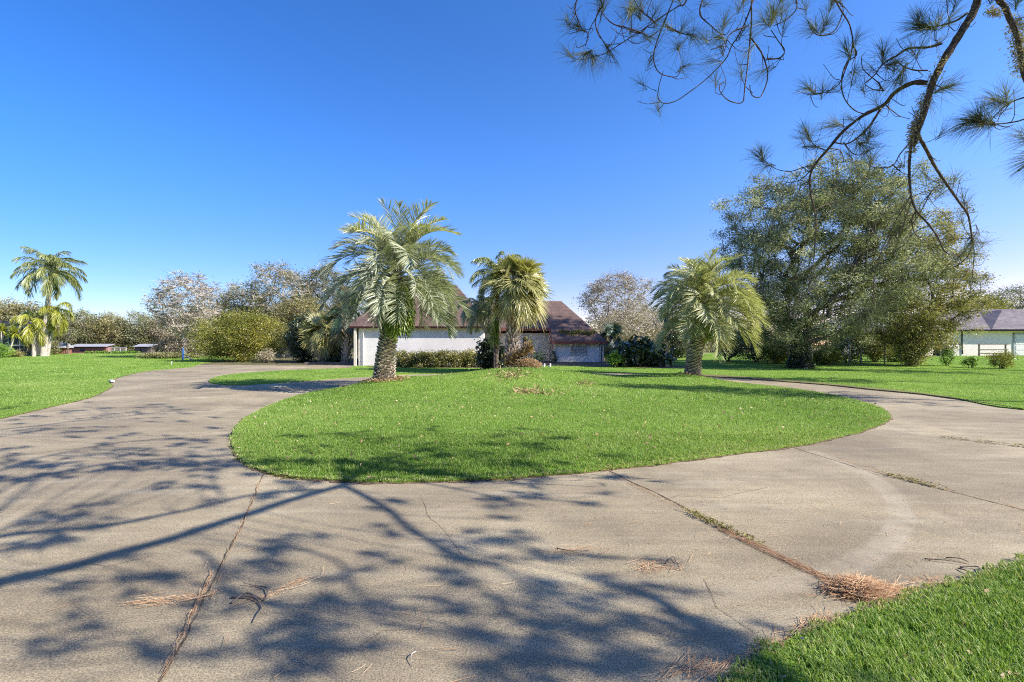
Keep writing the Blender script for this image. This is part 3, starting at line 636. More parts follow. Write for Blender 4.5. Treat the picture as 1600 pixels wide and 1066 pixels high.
def fern_mass(parent, C, rad, n, rs, mat=M_FERN, L=.35, name='fern'):
    "fern fronds growing out of the trunk and hanging down"
    mb = MB(); C = np.array(C, float)
    an = rs.uniform(0, 2 * math.pi, n); z = rs.uniform(-1, 1, n); r = np.sqrt(np.clip(1 - z * z * .8, .05, 1))
    B = C + np.stack([np.cos(an) * r * rad[0] * .6, np.sin(an) * r * rad[1] * .6, z * rad[2]], 1)
    D = np.stack([np.cos(an), np.sin(an), rs.uniform(-.2, .6, n)], 1); ln = L * rs.uniform(.6, 1.3, n)
    k = 7; u = np.linspace(0, 1, k)
    P = B[:, None] + D[:, None] * (ln[:, None] * u[None] * .6)[..., None]; P[..., 2] -= ln[:, None] * u[None] ** 1.6 * .9
    S = np.stack([-np.sin(an), np.cos(an), 0 * an], 1)
    pr = np.array([.3, 1, .8, 1, .75, .8, .1]) * .028
    mb.strips(P, S[:, None] * pr[None, :, None], np.clip(rs.normal(.5, .22, n), 0, 1))
    return mb.build(name, mat, parent)

def fan_palm(name, loc, label, seed, trunk, R, crown_R, n, mat, group=None, lean=(0, 0), pet=1.0, dead=12, nb=150, cat="palm tree", segw=.03, bootmat=M_BOOT, els=(80, -55), deadmat=M_DEAD):
    rs = np.random.default_rng(seed); t = thing(name, label, cat, loc, 0, group); top = np.array([lean[0], lean[1], trunk])
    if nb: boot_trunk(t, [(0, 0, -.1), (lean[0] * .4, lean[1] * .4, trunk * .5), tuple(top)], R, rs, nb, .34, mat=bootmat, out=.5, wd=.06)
    else:
        mb = MB(); mb.tube([(0, 0, -.1), (lean[0] * .4, lean[1] * .4, trunk * .5), tuple(top)], R, 10); mb.build('trunk', M_PALMBARK, t, True)
    lib = []
    for e in range(7):
        el = els[0] + (els[1] - els[0]) * e / 6
        for v in range(2): lib.append(fan_mb(rs, math.radians(el + rs.normal(0, 5)), pet * rs.uniform(.85, 1.15), crown_R, 38, segw, (.18 + .06 * e), a0=.68 - .05 * e if e < 5 else .75).mesh("fan_frond", mat))
    for i in range(n):
        f = (i + .5) / n; k = min(int(f * 7), 6); az = i * 2.39996 + rs.normal(0, .15)
        child("frond", lib[k * 2 + i % 2], t, tuple(top + [.08 * math.cos(az), .08 * math.sin(az), .3 - .7 * f]), (rs.normal(0, .5), rs.normal(0, .2), az), rs.uniform(.85, 1.15))
    if dead:
        dl = [fan_mb(rs, math.radians(-62 + rs.normal(0, 8)), pet * .85, crown_R * .8, 26, segw, .9, a0=.55).mesh("dead_fan", deadmat) for _ in range(3)]
        for i in range(dead): child("dead_frond", dl[i % 3], t, tuple(top + [0, 0, -.3]), (rs.normal(0, .2), rs.normal(0, .1), i * 2.4 + rs.normal(0, .3)), rs.uniform(.8, 1.1))
    return t
def feather_palm(name, loc, label, seed, trunk, R, L, n, mat, group=None, lean=(0, 0), curlk=1.0, els=(75, -25), ll=.6, w=.02, droop=.7, yellow=None, bark=M_PALEBARK, rings=True, vee=.1, plum=.5):
    rs = np.random.default_rng(seed); t = thing(name, label, "palm tree", loc, 0, group); top = np.array([lean[0], lean[1], trunk])
    mb = MB(); Q = chain([(0, 0, -.1), (lean[0] * .25, lean[1] * .25, trunk * .35), (lean[0] * .7, lean[1] * .7, trunk * .75), tuple(top)], 12, False)
    rr = np.interp(np.linspace(0, 1, len(Q)), np.linspace(0, 1, len(R)), R); rr = rr * (1 + .04 * (np.arange(len(Q)) % 2)); mb.tube(Q, rr, 12); mb.build('trunk', bark, t, True)
    mb = MB(); mb.tube([top + [0, 0, -.1], top + [0, 0, .5], top + [0, 0, 1.0]], [R[-1] * .9, R[-1] * 1.1, R[-1] * .35], 10, .6); mb.build('crownshaft', mat, t, True)
    lib = []
    for e in range(6):
        el = els[0] + (els[1] - els[0]) * e / 5
        for v in range(2): lib.append(frond_mb(rs, math.radians(el), L * rs.uniform(.9, 1.08), (1.0 + .9 * math.sin(math.radians(max(el, 0) + 25))) * curlk * rs.uniform(.9, 1.1), ll, 60, w, vee=vee, droop=droop, a0=.5, start=.16, plum=plum, petr=.03).mesh("feather_frond", yellow if (yellow and e > 3) else mat))
    for i in range(n):
        f = (i + .5) / n; k = min(int(f * 6), 5); az = i * 2.39996 + rs.normal(0, .12)
        child("frond", lib[k * 2 + i % 2], t, tuple(top + [0, 0, .85 - .35 * f]), (rs.normal(0, .1), 0, az), rs.uniform(.88, 1.1))
    return t

# ------------------------------------------------------------------ plants: broadleaf trees and shrubs
def tree(name, label, cat, loc, crowns, ncl, nleaf, lsize, clr, lmat, bmat, tr, seed, group=None, shell=.55, first=None, stems=1, twigs=4, tw=1.0, aspect=.5, cvar=.16, flat=.75, droop=0, leafname='crown', fork=None):
    "crowns: ellipsoids (x,y,z,rx,ry,rz) relative to loc. Limbs grow node by node to the leaf clusters."
    rs = np.random.default_rng(seed); t = thing(name, label, cat, loc, 0, group)
    cr = np.array(crowns, float); vol = cr[:, 3] * cr[:, 4] * cr[:, 5]; pk = rs.choice(len(cr), ncl, p=vol ** .8 / (vol ** .8).sum())
    d = rs.normal(size=(ncl, 3)); d /= np.linalg.norm(d, axis=1)[:, None]; rr = rs.random(ncl) ** (1 / 3) * (1 - shell) + shell * rs.uniform(.8, 1.0, ncl)
    lump = 1 + .13 * np.sin(d[:, 0] * 5 + seed) * np.sin(d[:, 2] * 6 + seed * 2) + .09 * np.sin(d[:, 1] * 9 + seed)
    C = cr[pk, :3] + d * cr[pk, 3:] * (rr * lump)[:, None]
    C[:, 2] = np.maximum(C[:, 2], .15 + .1 * rs.random(ncl)); 
    if stems == 1:
        f = fork if fork else max(cr[:, 2].min() * .45, .4); nodes = [np.array([0, 0, -.1]), np.array([rs.normal(0, .04), rs.normal(0, .04), f * .5]), np.array([rs.normal(0, .08), rs.normal(0, .08), f])]; par = [-1, 0, 1]
    else:
        nodes = []; par = []
        for i in range(stems):
            a = i * 2.4; nodes.append(np.array([math.cos(a) * tr * 1.6, math.sin(a) * tr * 1.6, -.05])); par.append(-1)
            nodes.append(nodes[-1] * 1.5 + [0, 0, .35]); par.append(len(nodes) - 2)
    root = nodes[-1] if stems == 1 else np.zeros(3)
    order = np.argsort(np.linalg.norm(C - root, axis=1)); NA = np.zeros((20000, 3)); nn = len(nodes); NA[:nn] = nodes; par = list(par); pl = [0.0] * nn
    PLn = np.zeros(20000); leafnode = []
    for ci in order:
        c = C[ci]; D = np.linalg.norm(NA[:nn] - c, axis=1); below = np.clip(NA[:nn, 2] - c[2] + .1, 0, None)
        cost = D + .25 * PLn[:nn] + 1.5 * below
        if stems == 1: cost[:2] += 1e3
        j = int(np.argmin(cost)); L = D[j]; k = max(1, min(6, int(L / (.35 + clr * .4))))
        a = NA[j].copy(); prev = j; bow = rs.normal(0, .07 * L, 3); bow[2] += .06 * L
        for s in range(1, k + 1):
            u = s / k; p = a + (c - a) * u + bow * math.sin(math.pi * u)
            NA[nn] = p; par.append(prev); PLn[nn] = PLn[prev] + L / k; prev = nn; nn += 1
        leafnode.append(prev)
    w = np.zeros(nn); w[leafnode] = 1
    for i in range(nn - 1, 0, -1):
        if par[i] >= 0: w[par[i]] += w[i]
    R = tr * (np.maximum(w, .6) / (w.max())) ** .52
    mb = MB(); kids = [[] for _ in range(nn)]
    for i in range(nn):
        if par[i] >= 0: kids[par[i]].append(i)
    st = [i for i in range(nn) if par[i] < 0]; stack = [(i, None) for i in st]
    while stack:
        i, frm = stack.pop(); path = ([frm] if frm is not None else []) + [i]; cur = i
        while kids[cur]:
            ks = sorted(kids[cur], key=lambda q: -w[q])
            for q in ks[1:]: stack.append((q, cur))
            cur = ks[0]; path.append(cur)
        if len(path) > 1:
            rads = np.array([min(R[q], R[path[1]] if frm is not None else 9) for q in path]); P = NA[path].copy()
            if frm is None and stems == 1: rads[0] *= 1.35
            mb.tube(P, rads, 8 if rads[0] > .12 else (5 if rads[0] > .03 else 3), cap=False)
    if twigs:
        tc = np.repeat(C, twigs, 0); n = len(tc); dd = rs.normal(size=(n, 3)); dd[:, 2] = np.abs(dd[:, 2]) * .7 - .1 - droop; e = tc + dd * clr * .7
        s = np.stack([tc, (tc + e) / 2 + rs.normal(0, .06, (n, 3)) * clr, e], 1); sw = np.cross(dd, rs.normal(size=(n, 3))); sw /= np.linalg.norm(sw, axis=1)[:, None]
        mb.strips(s, sw[:, None] * (np.array([.010, .007, .003]) * tw)[None, :, None], .5)
    mb.build('trunk' if stems == 1 else 'stems', bmat, t, True)
    if nleaf:
        cc = np.repeat(C, nleaf, 0); n = len(cc); off = rs.normal(size=(n, 3)) * clr * np.array([.62, .62, .62 * flat]); 
        off[:, 2] -= droop * np.abs(rs.normal(0, 1, n)) * clr
        ca = np.repeat(rs.normal(.5, cvar, ncl), nleaf); a = np.clip(ca + rs.normal(0, .14, n), 0, 1)
        p = cc + off; p[:, 2] = np.maximum(p[:, 2], .03)
        lb = MB(); lb.leaves(p, lsize, a, rs, aspect); lb.build(leafname, lmat, t)
    return t
def pxc(px, py, rx, ry, d, org, ry_d=None, dd=0):
    "crown ellipsoid from photo pixels at distance d relative to thing origin"
    c = at(px, d, py); c[1] += dd; s = d / F
    return (*(c - org), rx * s, ry_d if ry_d else rx * s * .9, ry * s)

# ------------------------------------------------------------------ the white house
def hexa(mb, b, t, m=0, a=.5):
    mb.add(np.vstack([b, t]), [[3, 2, 1, 0], [4, 5, 6, 7], [0, 1, 5, 4], [1, 2, 6, 5], [2, 3, 7, 6], [3, 0, 4, 7]], None, a, m)
def house():
    t = thing("house", "white stucco house with steep mauve brown shingle roofs and red brown fascia behind the palms", "house", (0, 34, 0))
    o = np.array([0, 34, 0.0])
    def P(mb, name, mat, par=t, smooth=False):
        for i in range(len(mb.v)): mb.v[i] = mb.v[i] - o
        return mb.build(name, mat, par, smooth)
    # garage block walls
    g0 = .0; mb = MB(); mb.bx(-10.72, -1.98, 34.0, 34.2, g0, 2.74); mb.bx(-10.72, -10.52, 34.2, 42, g0, 2.74); mb.bx(-2.18, -1.98, 34.2, 42, g0, 2.74); mb.bx(-10.52, -2.18, 41.8, 42, g0, 2.74); P(mb, "wall", M_STUCCO)
    mb = MB(); mb.bx(-11.3, -1.62, 33.72, 42.6, 2.743, 2.80); P(mb, "soffit", M_CREAM)
    mb = MB()
    for x0, x1, y0, y1 in ((-11.35, -1.57, 33.67, 33.715), (-11.35, -11.305, 33.72, 42.6), (-1.615, -1.57, 33.72, 42.6)): mb.bx(x0, x1, y0, y1, 2.70, 2.88)
    P(mb, "fascia", M_FASCIA)
    # truncated steep hip roof
    x0, x1, y0, y1, zb, zt = -11.42, -1.50, 33.60, 42.7, 2.84, 6.1
    cx0, cx1, cy0, cy1 = -8.6, -4.25, 36.9, 39.4
    mb = MB(); hexa(mb, [(x0, y0, zb), (x1, y0, zb), (x1, y1, zb), (x0, y1, zb)], [(cx0, cy0, zt), (cx1, cy0, zt), (cx1, cy1, zt), (cx0, cy1, zt)])
    rf = P(mb, "roof", M_ROOF)
    mb = MB(); mb.bx(-6.95, -5.45, 37.6, 39.1, 6.1, 7.15)
    for k in range(5): mb.bx(-6.97, -5.43, 37.57, 37.6, 6.18 + k * .19, 6.30 + k * .19)
    cu = P(mb, "cupola", M_CUPOLA)
    mb = MB(); mb.bx(-7.1, -5.3, 37.45, 39.25, 7.15, 7.24); P(mb, "cupola_cap", M_GREY)
    # downspout and corner post
    mb = MB(); mb.tube([(-10.35, 33.74, 2.7), (-10.35, 33.85, 2.4), (-10.35, 33.92, 2.2), (-10.35, 33.92, .15), (-10.35, 33.8, .08)], .045, 6); P(mb, "downspout", M_WHITE)
    mb = MB(); mb.bx(-10.98, -10.82, 33.75, 33.9, 0, 2.72); P(mb, "corner_post", M_CREAM)
    # carport back and side in shade
    mb = MB(); mb.bx(-11.2, -11.1, 36, 41, 0, 2.74); P(mb, "side_wall", M_WOOD)
    # main block
    mb = MB(); mb.bx(-2.6, 3.32, 39.6, 39.8, .1, 2.5); mb.bx(-2.6, -2.4, 36, 39.6, .1, 2.5); P(mb, "wall", M_CREAM)
    mb = MB(); mb.bx(3.35, 7.05, 38.0, 38.2, .1, 1.72); mb.prism([(7.05, 38.0, .1), (7.05, 47.5, .1), (7.05, 47.5, 1.72), (7.05, 38.0, 1.72)], (-.2, 0, 0)); wg = P(mb, "wall", M_STUCCO)
    mb = MB(); mb.prism([(3.33, 38.2, .1), (3.33, 39.8, .1), (3.33, 39.8, 2.72), (3.33, 38.2, 1.80)], (.2, 0, 0)); P(mb, "side_wall", M_CREAM)
    s = .66; yr = 43.0; e = 1.74
    zf = lambda y: e + (y - 37.6) * s
    pt = [(-3.4, 39.15, zf(39.15)), (3.1, 39.15, zf(39.15)), (3.1, 37.6, e), (7.3, 37.6, e), (4.35, yr, zf(yr)), (-3.4, yr, zf(yr))]
    TH = .12; mb = MB()
    def slab(poly): mb.prism(poly, (0, 0, TH))
    slab([pt[4], pt[5], pt[0], pt[1], pt[2], pt[3]])
    slab([(7.3, 37.6, e), (7.3, 48.4, e), (4.35, yr, zf(yr))])
    slab([(7.3, 48.4, e), (-3.4, 48.4, e), (-3.4, yr, zf(yr)), (4.35, yr, zf(yr))])
    mb2 = mb; rf2 = P(mb, "roof", M_ROOF)
    mb = MB(); mb.bx(-3.4, 3.06, 39.05, 39.11, zf(39.15) - .10, zf(39.15) + .10); mb.bx(3.06, 7.34, 37.50, 37.56, e - .09, e + .10)
    mb.prism([(3.05, 37.55, e - .1), (3.05, 39.15, zf(39.15) - .12), (3.05, 39.15, zf(39.15) + .13), (3.05, 37.55, e + .12)], (-.05, 0, 0))
    mb.bx(7.34, 7.39, 37.50, 48.4, e - .09, e + .10); P(mb, "fascia", M_FASCIA)
    # low link roof between the blocks
    mb = MB(); hexa(mb, [(-2.9, 35.2, 2.3), (-.9, 35.2, 2.3), (-.9, 39.0, 2.3), (-2.9, 39.0, 2.3)], [(-2.9, 35.2, 2.42), (-.9, 35.2, 2.42), (-.9, 39.0, 2.9), (-2.9, 39.0, 2.9)]); P(mb, "porch_roof", M_ROOF)
    mb = MB(); mb.bx(-2.9, -.85, 35.1, 35.16, 2.24, 2.44); P(mb, "porch_fascia", M_FASCIA)
    mb = MB(); mb.bx(-1.1, -1.0, 35.3, 35.4, .1, 2.3); P(mb, "porch_post", M_CREAM)
    # entry window
    mb = MB()
    for a in ((.78, .86, .95, 2.28), (1.22, 1.30, .95, 2.28)): mb.bx(a[0], a[1], 39.52, 39.59, a[2], a[3])
    mb.bx(.86, 1.22, 39.52, 39.59, 2.2, 2.28); mb.bx(.86, 1.22, 39.52, 39.59, .95, 1.03); mb.bx(.86, 1.22, 39.54, 39.58, 1.58, 1.62)
    w = P(mb, "window", M_WHITE)
    mb = MB(); mb.bx(.86, 1.22, 39.57, 39.595, 1.03, 2.2); g = P(mb, "pane", M_GLASS, w)
    # louvred vent on the wing
    mb = MB()
    mb.bx(4.55, 4.62, 37.93, 38.0, .78, 1.5); mb.bx(5.83, 5.9, 37.93, 38.0, .78, 1.5); mb.bx(4.62, 5.83, 37.93, 38.0, 1.44, 1.5); mb.bx(4.62, 5.83, 37.93, 38.0, .78, .84)
    v = P(mb, "louvred_vent", M_LOUVRE)
    for k in range(7):
        mb = MB(); mb.box((5.225, 37.96, .88 + k * .09), (1.2, .085, .012), rot=Matrix.Rotation(math.radians(52), 3, 'X')); P(mb, "slat", M_LOUVRE, v)
    mb = MB(); mb.bx(4.62, 5.83, 37.985, 37.995, .84, 1.44); P(mb, "vent_back", M_DARK, v)
    mb = MB(); mb.tube([(3.2, 38.95, 2.4), (3.05, 39.2, 2.25), (2.98, 39.5, 2.1), (2.98, 39.54, .3)], .045, 6); P(mb, "downspout", M_WHITE)
    mb = MB(); mb.tube([(6.92, 37.6, 1.7), (6.92, 37.9, 1.5), (6.92, 37.94, .2)], .04, 6); P(mb, "downspout", M_WHITE)
    mb = MB(); mb.bx(3.35, 3.45, 37.95, 37.995, .1, 1.68); P(mb, "corner_trim", M_WHITE)
    mb = MB(); mb.bx(7.06, 7.14, 37.9, 38.0, .1, 1.72); P(mb, "corner_trim", M_WHITE)
    mb = MB(); mb.bx(3.4, 7.1, 37.9, 38.0, .08, .2); P(mb, "foundation", M_GREY)
    # litter caught on the wing roof
    mb = MB(); rs = np.random.default_rng(3); n = 1500; x = 3.6 + 3.0 * rs.beta(1.6, 1.3, n); y = 38.55 + rs.normal(0, .13, n) + .1 * np.sin(x * 5)
    C = np.stack([x, y, zf(y) + TH * 1.15 + .02], 1) - o; mb.leaves(C, .16, np.clip(rs.normal(.5, .25, n), 0, 1), rs, .3); tag(mb.build("roof_moss", M_MOSS, t), kind=None)
    return t
house()

# low timber edging beside the garage apron
mb = MB(); mb.bx(-2.2, 2.2, -.12, .12, 0, .22); o_ = mb.build("timber_edging", M_WOOD); o_.location = (*gp(524, 570), 0); o_.location.z = float(base(0, o_.location.y)) - .05
tag(o_, "low weathered timber edging along the dark planting left of the garage", "edging")
# two small white garden stones by the path
for i, (px, lb) in enumerate(((850, "small white rounded garden ornament stone, left one of the pair by the path"), (859, "small white rounded garden ornament stone, right one of the pair by the path"))):
    mb = MB(); rs = np.random.default_rng(i); P = [(0, 0, 0), (0, .02, .06), (.02, 0, .14), (.03, 0, .20), (.02, 0, .25)]; mb.tube(chain(P, 3, False), np.interp(np.linspace(0, 1, 13), [0, .3, .6, .8, 1], [.07, .09, .05, .06, .02]), 8)
    c = at(px, 32.0); o_ = mb.build("garden_ornament", M_WHITE, smooth=True); o_.location = c + [0, 0, .02]; tag(o_, lb, "garden ornament", "white garden ornaments")

# ------------------------------------------------------------------ neighbour's house, far right
def neighbour():
    Y = 49.0; g = .38; o = np.array([34.5 + 12, Y, 0.0])
    t = thing("neighbour_house", "long low white house with dark grey hip roof at the right edge", "house", tuple(o))
    def P(mb, name, mat, par=t):
        for i in range(len(mb.v)): mb.v[i] = mb.v[i] - o
        return mb.build(name, mat, par)
    x0, x1 = 41.6, 62.0
    mb = MB(); mb.bx(x0, x1, Y, Y + .25, g, 2.98); mb.bx(x0, x0 + .25, Y + .25, Y + 12, g, 2.98); mb.bx(36.5, x0 - .01, Y + 4.5, Y + 4.75, g, 2.9); P(mb, "wall", M_BEIGE)
    mb = MB(); mb.bx(x0 - .6, x1, Y - .62, Y - .56, 2.9, 3.08); mb.bx(x0 - .66, x0 - .6, Y - .62, Y + 12, 2.9, 3.08); P(mb, "fascia", M_DARK)
    mb = MB(); mb.bx(x0 - .59, x1, Y - .55, Y + 12.4, 2.98, 3.05); mb.bx(35.9, x0 - .61, Y + 3.9, Y + 12, 2.92, 3.0); P(mb, "soffit", M_WHITE)
    mb = MB(); hexa(mb, [(x0 - .7, Y - .68, 3.06), (x1, Y - .68, 3.06), (x1, Y + 13, 3.06), (x0 - .7, Y + 13, 3.06)], [(47.5, Y + 6.0, 5.55), (x1, Y + 6.0, 5.55), (x1, Y + 6.3, 5.55), (47.5, Y + 6.3, 5.55)]); P(mb, "roof", M_ROOF2)
    mb = MB(); hexa(mb, [(35.8, Y + 3.8, 3.0), (44, Y + 3.8, 3.0), (44, Y + 14, 3.0), (35.8, Y + 14, 3.0)], [(41.2, Y + 8.8, 5.35), (44, Y + 8.8, 5.35), (44, Y + 9.0, 5.35), (41.2, Y + 9.0, 5.35)]); P(mb, "roof", M_ROOF2)
    # cross gable in front, its overhang shades the roof beside it
    mb = MB(); hexa(mb, [(47.6, Y - .74, 3.08), (x1, Y - .74, 3.08), (x1, Y + 5, 3.08), (47.6, Y + 5, 3.08)], [(52.0, Y + 2.6, 5.25), (x1, Y + 2.6, 5.25), (x1, Y + 5, 5.2), (52.0, Y + 5, 5.2)]); P(mb, "gable_roof", M_ROOF2)
    mb = MB(); mb.bx(50.6, 53.4, Y - .05, Y - .003, g, 2.6)
    d = P(mb, "garage_door", M_WHITE)
    for k in range(4):
        mb = MB(); mb.bx(50.7, 53.3, Y - .075, Y - .055, g + .1 + k * .54, g + .52 + k * .54); P(mb, "panel", M_WHITE, d)
    mb = MB(); mb.bx(50.45, 50.58, Y - .07, Y - .003, g, 2.72); mb.bx(50.45, 53.5, Y - .07, Y - .052, 2.62, 2.74); P(mb, "door_trim", M_GREY)
    mb = MB(); mb.tube([(45.3, Y - .05, 2.9), (45.3, Y - .06, 1.2), (45.35, Y - .06, .6)], .05, 6); P(mb, "conduit", M_DARK)
    mb = MB(); mb.tube([(42.9, Y - .05, 2.9), (42.9, Y - .06, .5)], .05, 6); P(mb, "downspout", M_GREY)
    mb = MB(); mb.bx(43.2, 43.8, Y - .16, Y - .003, 1.25, 1.85); P(mb, "meter_box", M_GREY)
neighbour()
# air conditioner
t = thing("air_conditioner", "black air conditioner condenser standing against the white wall of the far right house", "air conditioner", (42.2, 47.9, .4))
mb = MB(); mb.bx(-.42, .42, -.4, .4, .08, 1.1); mb.build("cabinet", M_DARK, t)
mb = MB(); [mb.bx(-.38 + k * .095, -.36 + k * .095, -.425, -.405, .15, 1.0) for k in range(9)]; mb.build("grille", M_GREY, t)
mb = MB(); mb.tube([(0, 0, 1.101), (0, 0, 1.14)], [.36, .33], 16); mb.build("fan_cover", M_DARK, t)
mb = MB(); mb.bx(-.5, .5, -.5, .5, 0, .08); mb.build("base_pad", M_GREY, t)
t = thing("wood_rack", "dark wooden rail rack in front of the far right white house wall", "rack", (47.3, 47.9, .4))
for x in (-1.3, 1.3):
    mb = MB(); mb.bx(x - .05, x + .05, -.05, .05, 0, 1.25); mb.build("post", M_WOOD, t)
for z in (.3, .65, 1.2):
    mb = MB(); mb.bx(-1.5, 1.5, -.09, -.052, z - .05, z + .05); mb.build("rail", M_WOOD, t)

# ------------------------------------------------------------------ far left sheds, fence, screen enclosure
def shed(label, px0, px1, d, hw, hr, roof, wall, gable=False, cat="shed", opening=True, dep=5):
    a = at(px0, d); b = at(px1, d); L = b[0] - a[0]; t = thing("shed", label, cat, tuple(a))
    mb = MB(); mb.bx(0, L, 0, .15, -.2, hw); mb.bx(0, .15, .15, dep, -.2, hw); mb.bx(L - .15, L, .15, dep, -.2, hw); mb.build("wall", wall, t)
    mb = MB()
    if gable:
        hexa(mb, [(-.3, -.3, hw), (L + .3, -.3, hw), (L + .3, dep, hw), (-.3, dep, hw)], [(-.3, dep / 2 - .05, hr), (L * .9, dep / 2 - .05, hr), (L * .9, dep / 2 + .05, hr), (-.3, dep / 2 + .05, hr)])
    else: hexa(mb, [(-.4, -.6, hw + .02), (L + .4, -.6, hw + .02), (L + .4, dep + .3, hr), (-.4, dep + .3, hr)], [(-.4, -.6, hw + .12), (L + .4, -.6, hw + .12), (L + .4, dep + .3, hr + .12), (-.4, dep + .3, hr + .12)])
    mb.build("roof", roof, t)
    if opening:
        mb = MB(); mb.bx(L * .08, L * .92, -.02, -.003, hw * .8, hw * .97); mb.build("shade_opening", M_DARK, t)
        mb = MB(); mb.bx(L * .25, L * .38, -.03, -.023, hw * .35, hw * .7); mb.build("opening", M_DARK, t)
    return t
shed("low brick shed with pale metal roof beyond the left lawn", 112, 166, 108, 1.45, 2.0, M_METALROOF, M_BRICK, dep=1.6)
shed("small red brick outbuilding with white roof right of the tall palm", 82, 101, 56, .75, 1.35, M_METALROOF, M_BRICK, True, opening=False, dep=.9)
shed("small open brown shelter with pale roof beyond the brush at far left", 213, 236, 108, 1.45, 2.0, M_METALROOF, M_WOOD, opening=True, dep=1.2)
mb = MB(); a = at(170, 104); b = at(197, 104); n = 7
t = thing("animal_pen", "pale grey wire pen between the brick shed and the shelter", "pen", tuple(a))
for k in range(n):
    m = MB(); x = (b[0] - a[0]) * k / (n - 1); m.bx(x - .05, x + .05, -.05, .05, -.1, 1.35); m.build("post", M_WOOD if k % 2 else M_LOUVRE, t)
for z in (.05, 1.3):
    m = MB(); m.bx(-.1, b[0] - a[0] + .1, -.09, -.055, z, z + .07); m.build("rail", M_LOUVRE, t)
m = MB()
for k in range(40): m.bx((b[0] - a[0]) * k / 39 - .008, (b[0] - a[0]) * k / 39 + .008, -.052, -.05, .1, 1.3)
m.build("wire_mesh", M_LOUVRE, t)
a = at(-40, 52); b = at(49, 52); t = thing("screen_enclosure", "tall dark screened pool enclosure behind the small palms at the left edge", "pool enclosure", tuple(a)); L = b[0] - a[0]
m = MB(); m.bx(0, L, .02, .03, 0, 3.0); m.bx(0, .01, .04, 2, 0, 3.0); m.bx(L - .02, L - .01, .04, 2, 0, 3.0); m.bx(0, L, 1.9, 1.95, 0, 3); m.build("screen", M_SCREEN, t)
m = MB(); hexa(m, [(0, .02, 3.0), (L, .02, 3.0), (L, 2, 3.0), (0, 2, 3.0)], [(1, .8, 3.7), (L - 1.5, .8, 3.7), (L - 1.5, 1.4, 3.7), (1, 1.4, 3.7)]); m.build("screen_roof", M_SCREEN, t)
for k in range(6):
    m = MB(); x = L * k / 5; m.bx(x - .04, x + .04, -.06, 0, 0, 3.05); m.build("frame_post", M_GREY, t)
m = MB(); m.bx(0, L, -.1, -.062, 1.0, 1.1); m.bx(0, L, -.1, -.062, 2.95, 3.05); m.build("frame_rail", M_GREY, t)
# blue thing under the bare tree: upright blue drum pump stand
c = at(286, 41); t = thing("water_pump", "small blue upright water pump tank beneath the pale bare tree", "pump", tuple(c))
m = MB(); m.tube(chain([(0, 0, 0), (0, 0, .3), (0, 0, .9), (0, 0, 1.05)], 3, False), [.05, .07, .1, .1, .1, .1, .1, .09, .07, .03], 10); m.build("tank", M_BLUE, t, True)
m = MB(); m.tube([(.2, 0, .2), (.45, 0, .3), (.6, 0, .1), (.9, 0, .05)], .05, 6); m.build("pipe", M_GREY, t, True)
c = at(268, 34.2); m = MB(); m.tube([(0, 0, 0), (0, 0, .2), (.02, 0, .28)], [.03, .025, .04], 6); o_ = m.build("sprinkler_head", M_WHITE, smooth=True); o_.location = c; tag(o_, "tiny white sprinkler riser at the far left lawn edge", "sprinkler")
c = at(172, 20.3); m = MB(); m.prism([(0, 0, 0), (.5, -.5, 0), (.62, -.45, 0), (.15, .05, 0)], (0, 0, .06)); o_ = m.build("kerb_stone", M_WHITE); o_.location = (gp(170, 597)[0], gp(170, 597)[1], .035); tag(o_, "small white kerb stone at the corner of the left lawn", "kerb stone")

# ------------------------------------------------------------------ hero palms
def zi(x, y): return float(zlawn(ISL, np.array([x]), np.array([y]), isl_mound)[0]) - .02
pl_ = PALMS['left']; pindo((pl_[0], pl_[1], zi(*pl_)), "large silvery green pindo palm with curved scaly trunk at the left of the island", 11, (.52, 0, 3.7), (.52, 0), M_PINDO, n=92, L=2.6, trunk_r=(.37, .29, .25, .26), matY=M_PINDO_Y)
_t = bpy.data.objects["pindo_palm"]; rs = np.random.default_rng(4)
fern_mass(_t, (.48, -.08, 2.7), (.68, .6, .85), 1500, rs, L=.45)
pr_ = PALMS['right']; pindo((pr_[0], pr_[1], zi(*pr_)), "pale yellow green pindo palm with short scaly trunk at the right of the island", 23, (.55, 0, 3.15), (.5, 0), M_PINDO_Y, n=90, L=2.4, trunk_r=(.31, .27, .25, .27), matY=M_PINDO_Y)
_t = bpy.data.objects["pindo_palm.001"]; fern_mass(_t, (.45, -.1, 2.3), (.6, .5, .5), 420, rs, L=.42)

# centre group
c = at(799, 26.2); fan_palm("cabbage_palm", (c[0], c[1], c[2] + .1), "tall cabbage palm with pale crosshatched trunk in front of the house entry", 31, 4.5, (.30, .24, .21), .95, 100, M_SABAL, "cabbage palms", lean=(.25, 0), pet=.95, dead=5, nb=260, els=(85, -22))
c = at(775, 27.6); feather_palm("queen_palm", (c[0], c[1], c[2]), "slim queen palm rising behind the cabbage palm in the centre", 33, 4.7, (.16, .13, .12), 1.9, 24, M_QUEEN, "queen palms", lean=(.1, 0), curlk=.85, els=(80, 0), ll=.5, droop=.8, bark=M_BARK)
c = at(785, 28.6); feather_palm("queen_palm", (c[0], c[1], c[2]), "short grey leaved palm with pale leaning trunk left of the cabbage palm", 35, 2.9, (.13, .11, .10), 1.7, 22, M_PINDO, "queen palms", lean=(-1.3, 0), curlk=1.25, els=(70, -10), ll=.45, droop=.5, bark=M_PALEBARK)
c = at(772, 27.2); t = thing("hanging_fern", "yellow green fern column hanging left of the centre palm trunks", "fern", (c[0], c[1], 1.0)); fern_mass(t, (0, 0, 1.35), (.26, .2, .62), 220, rs, L=.4, name='fronds')
m = MB(); m.tube([(0, 0, -1), (0, .05, 0), (.02, .05, 1.2), (.15, 0, 2.1)], .05, 6); m.build("stem", M_BARK, t, True)
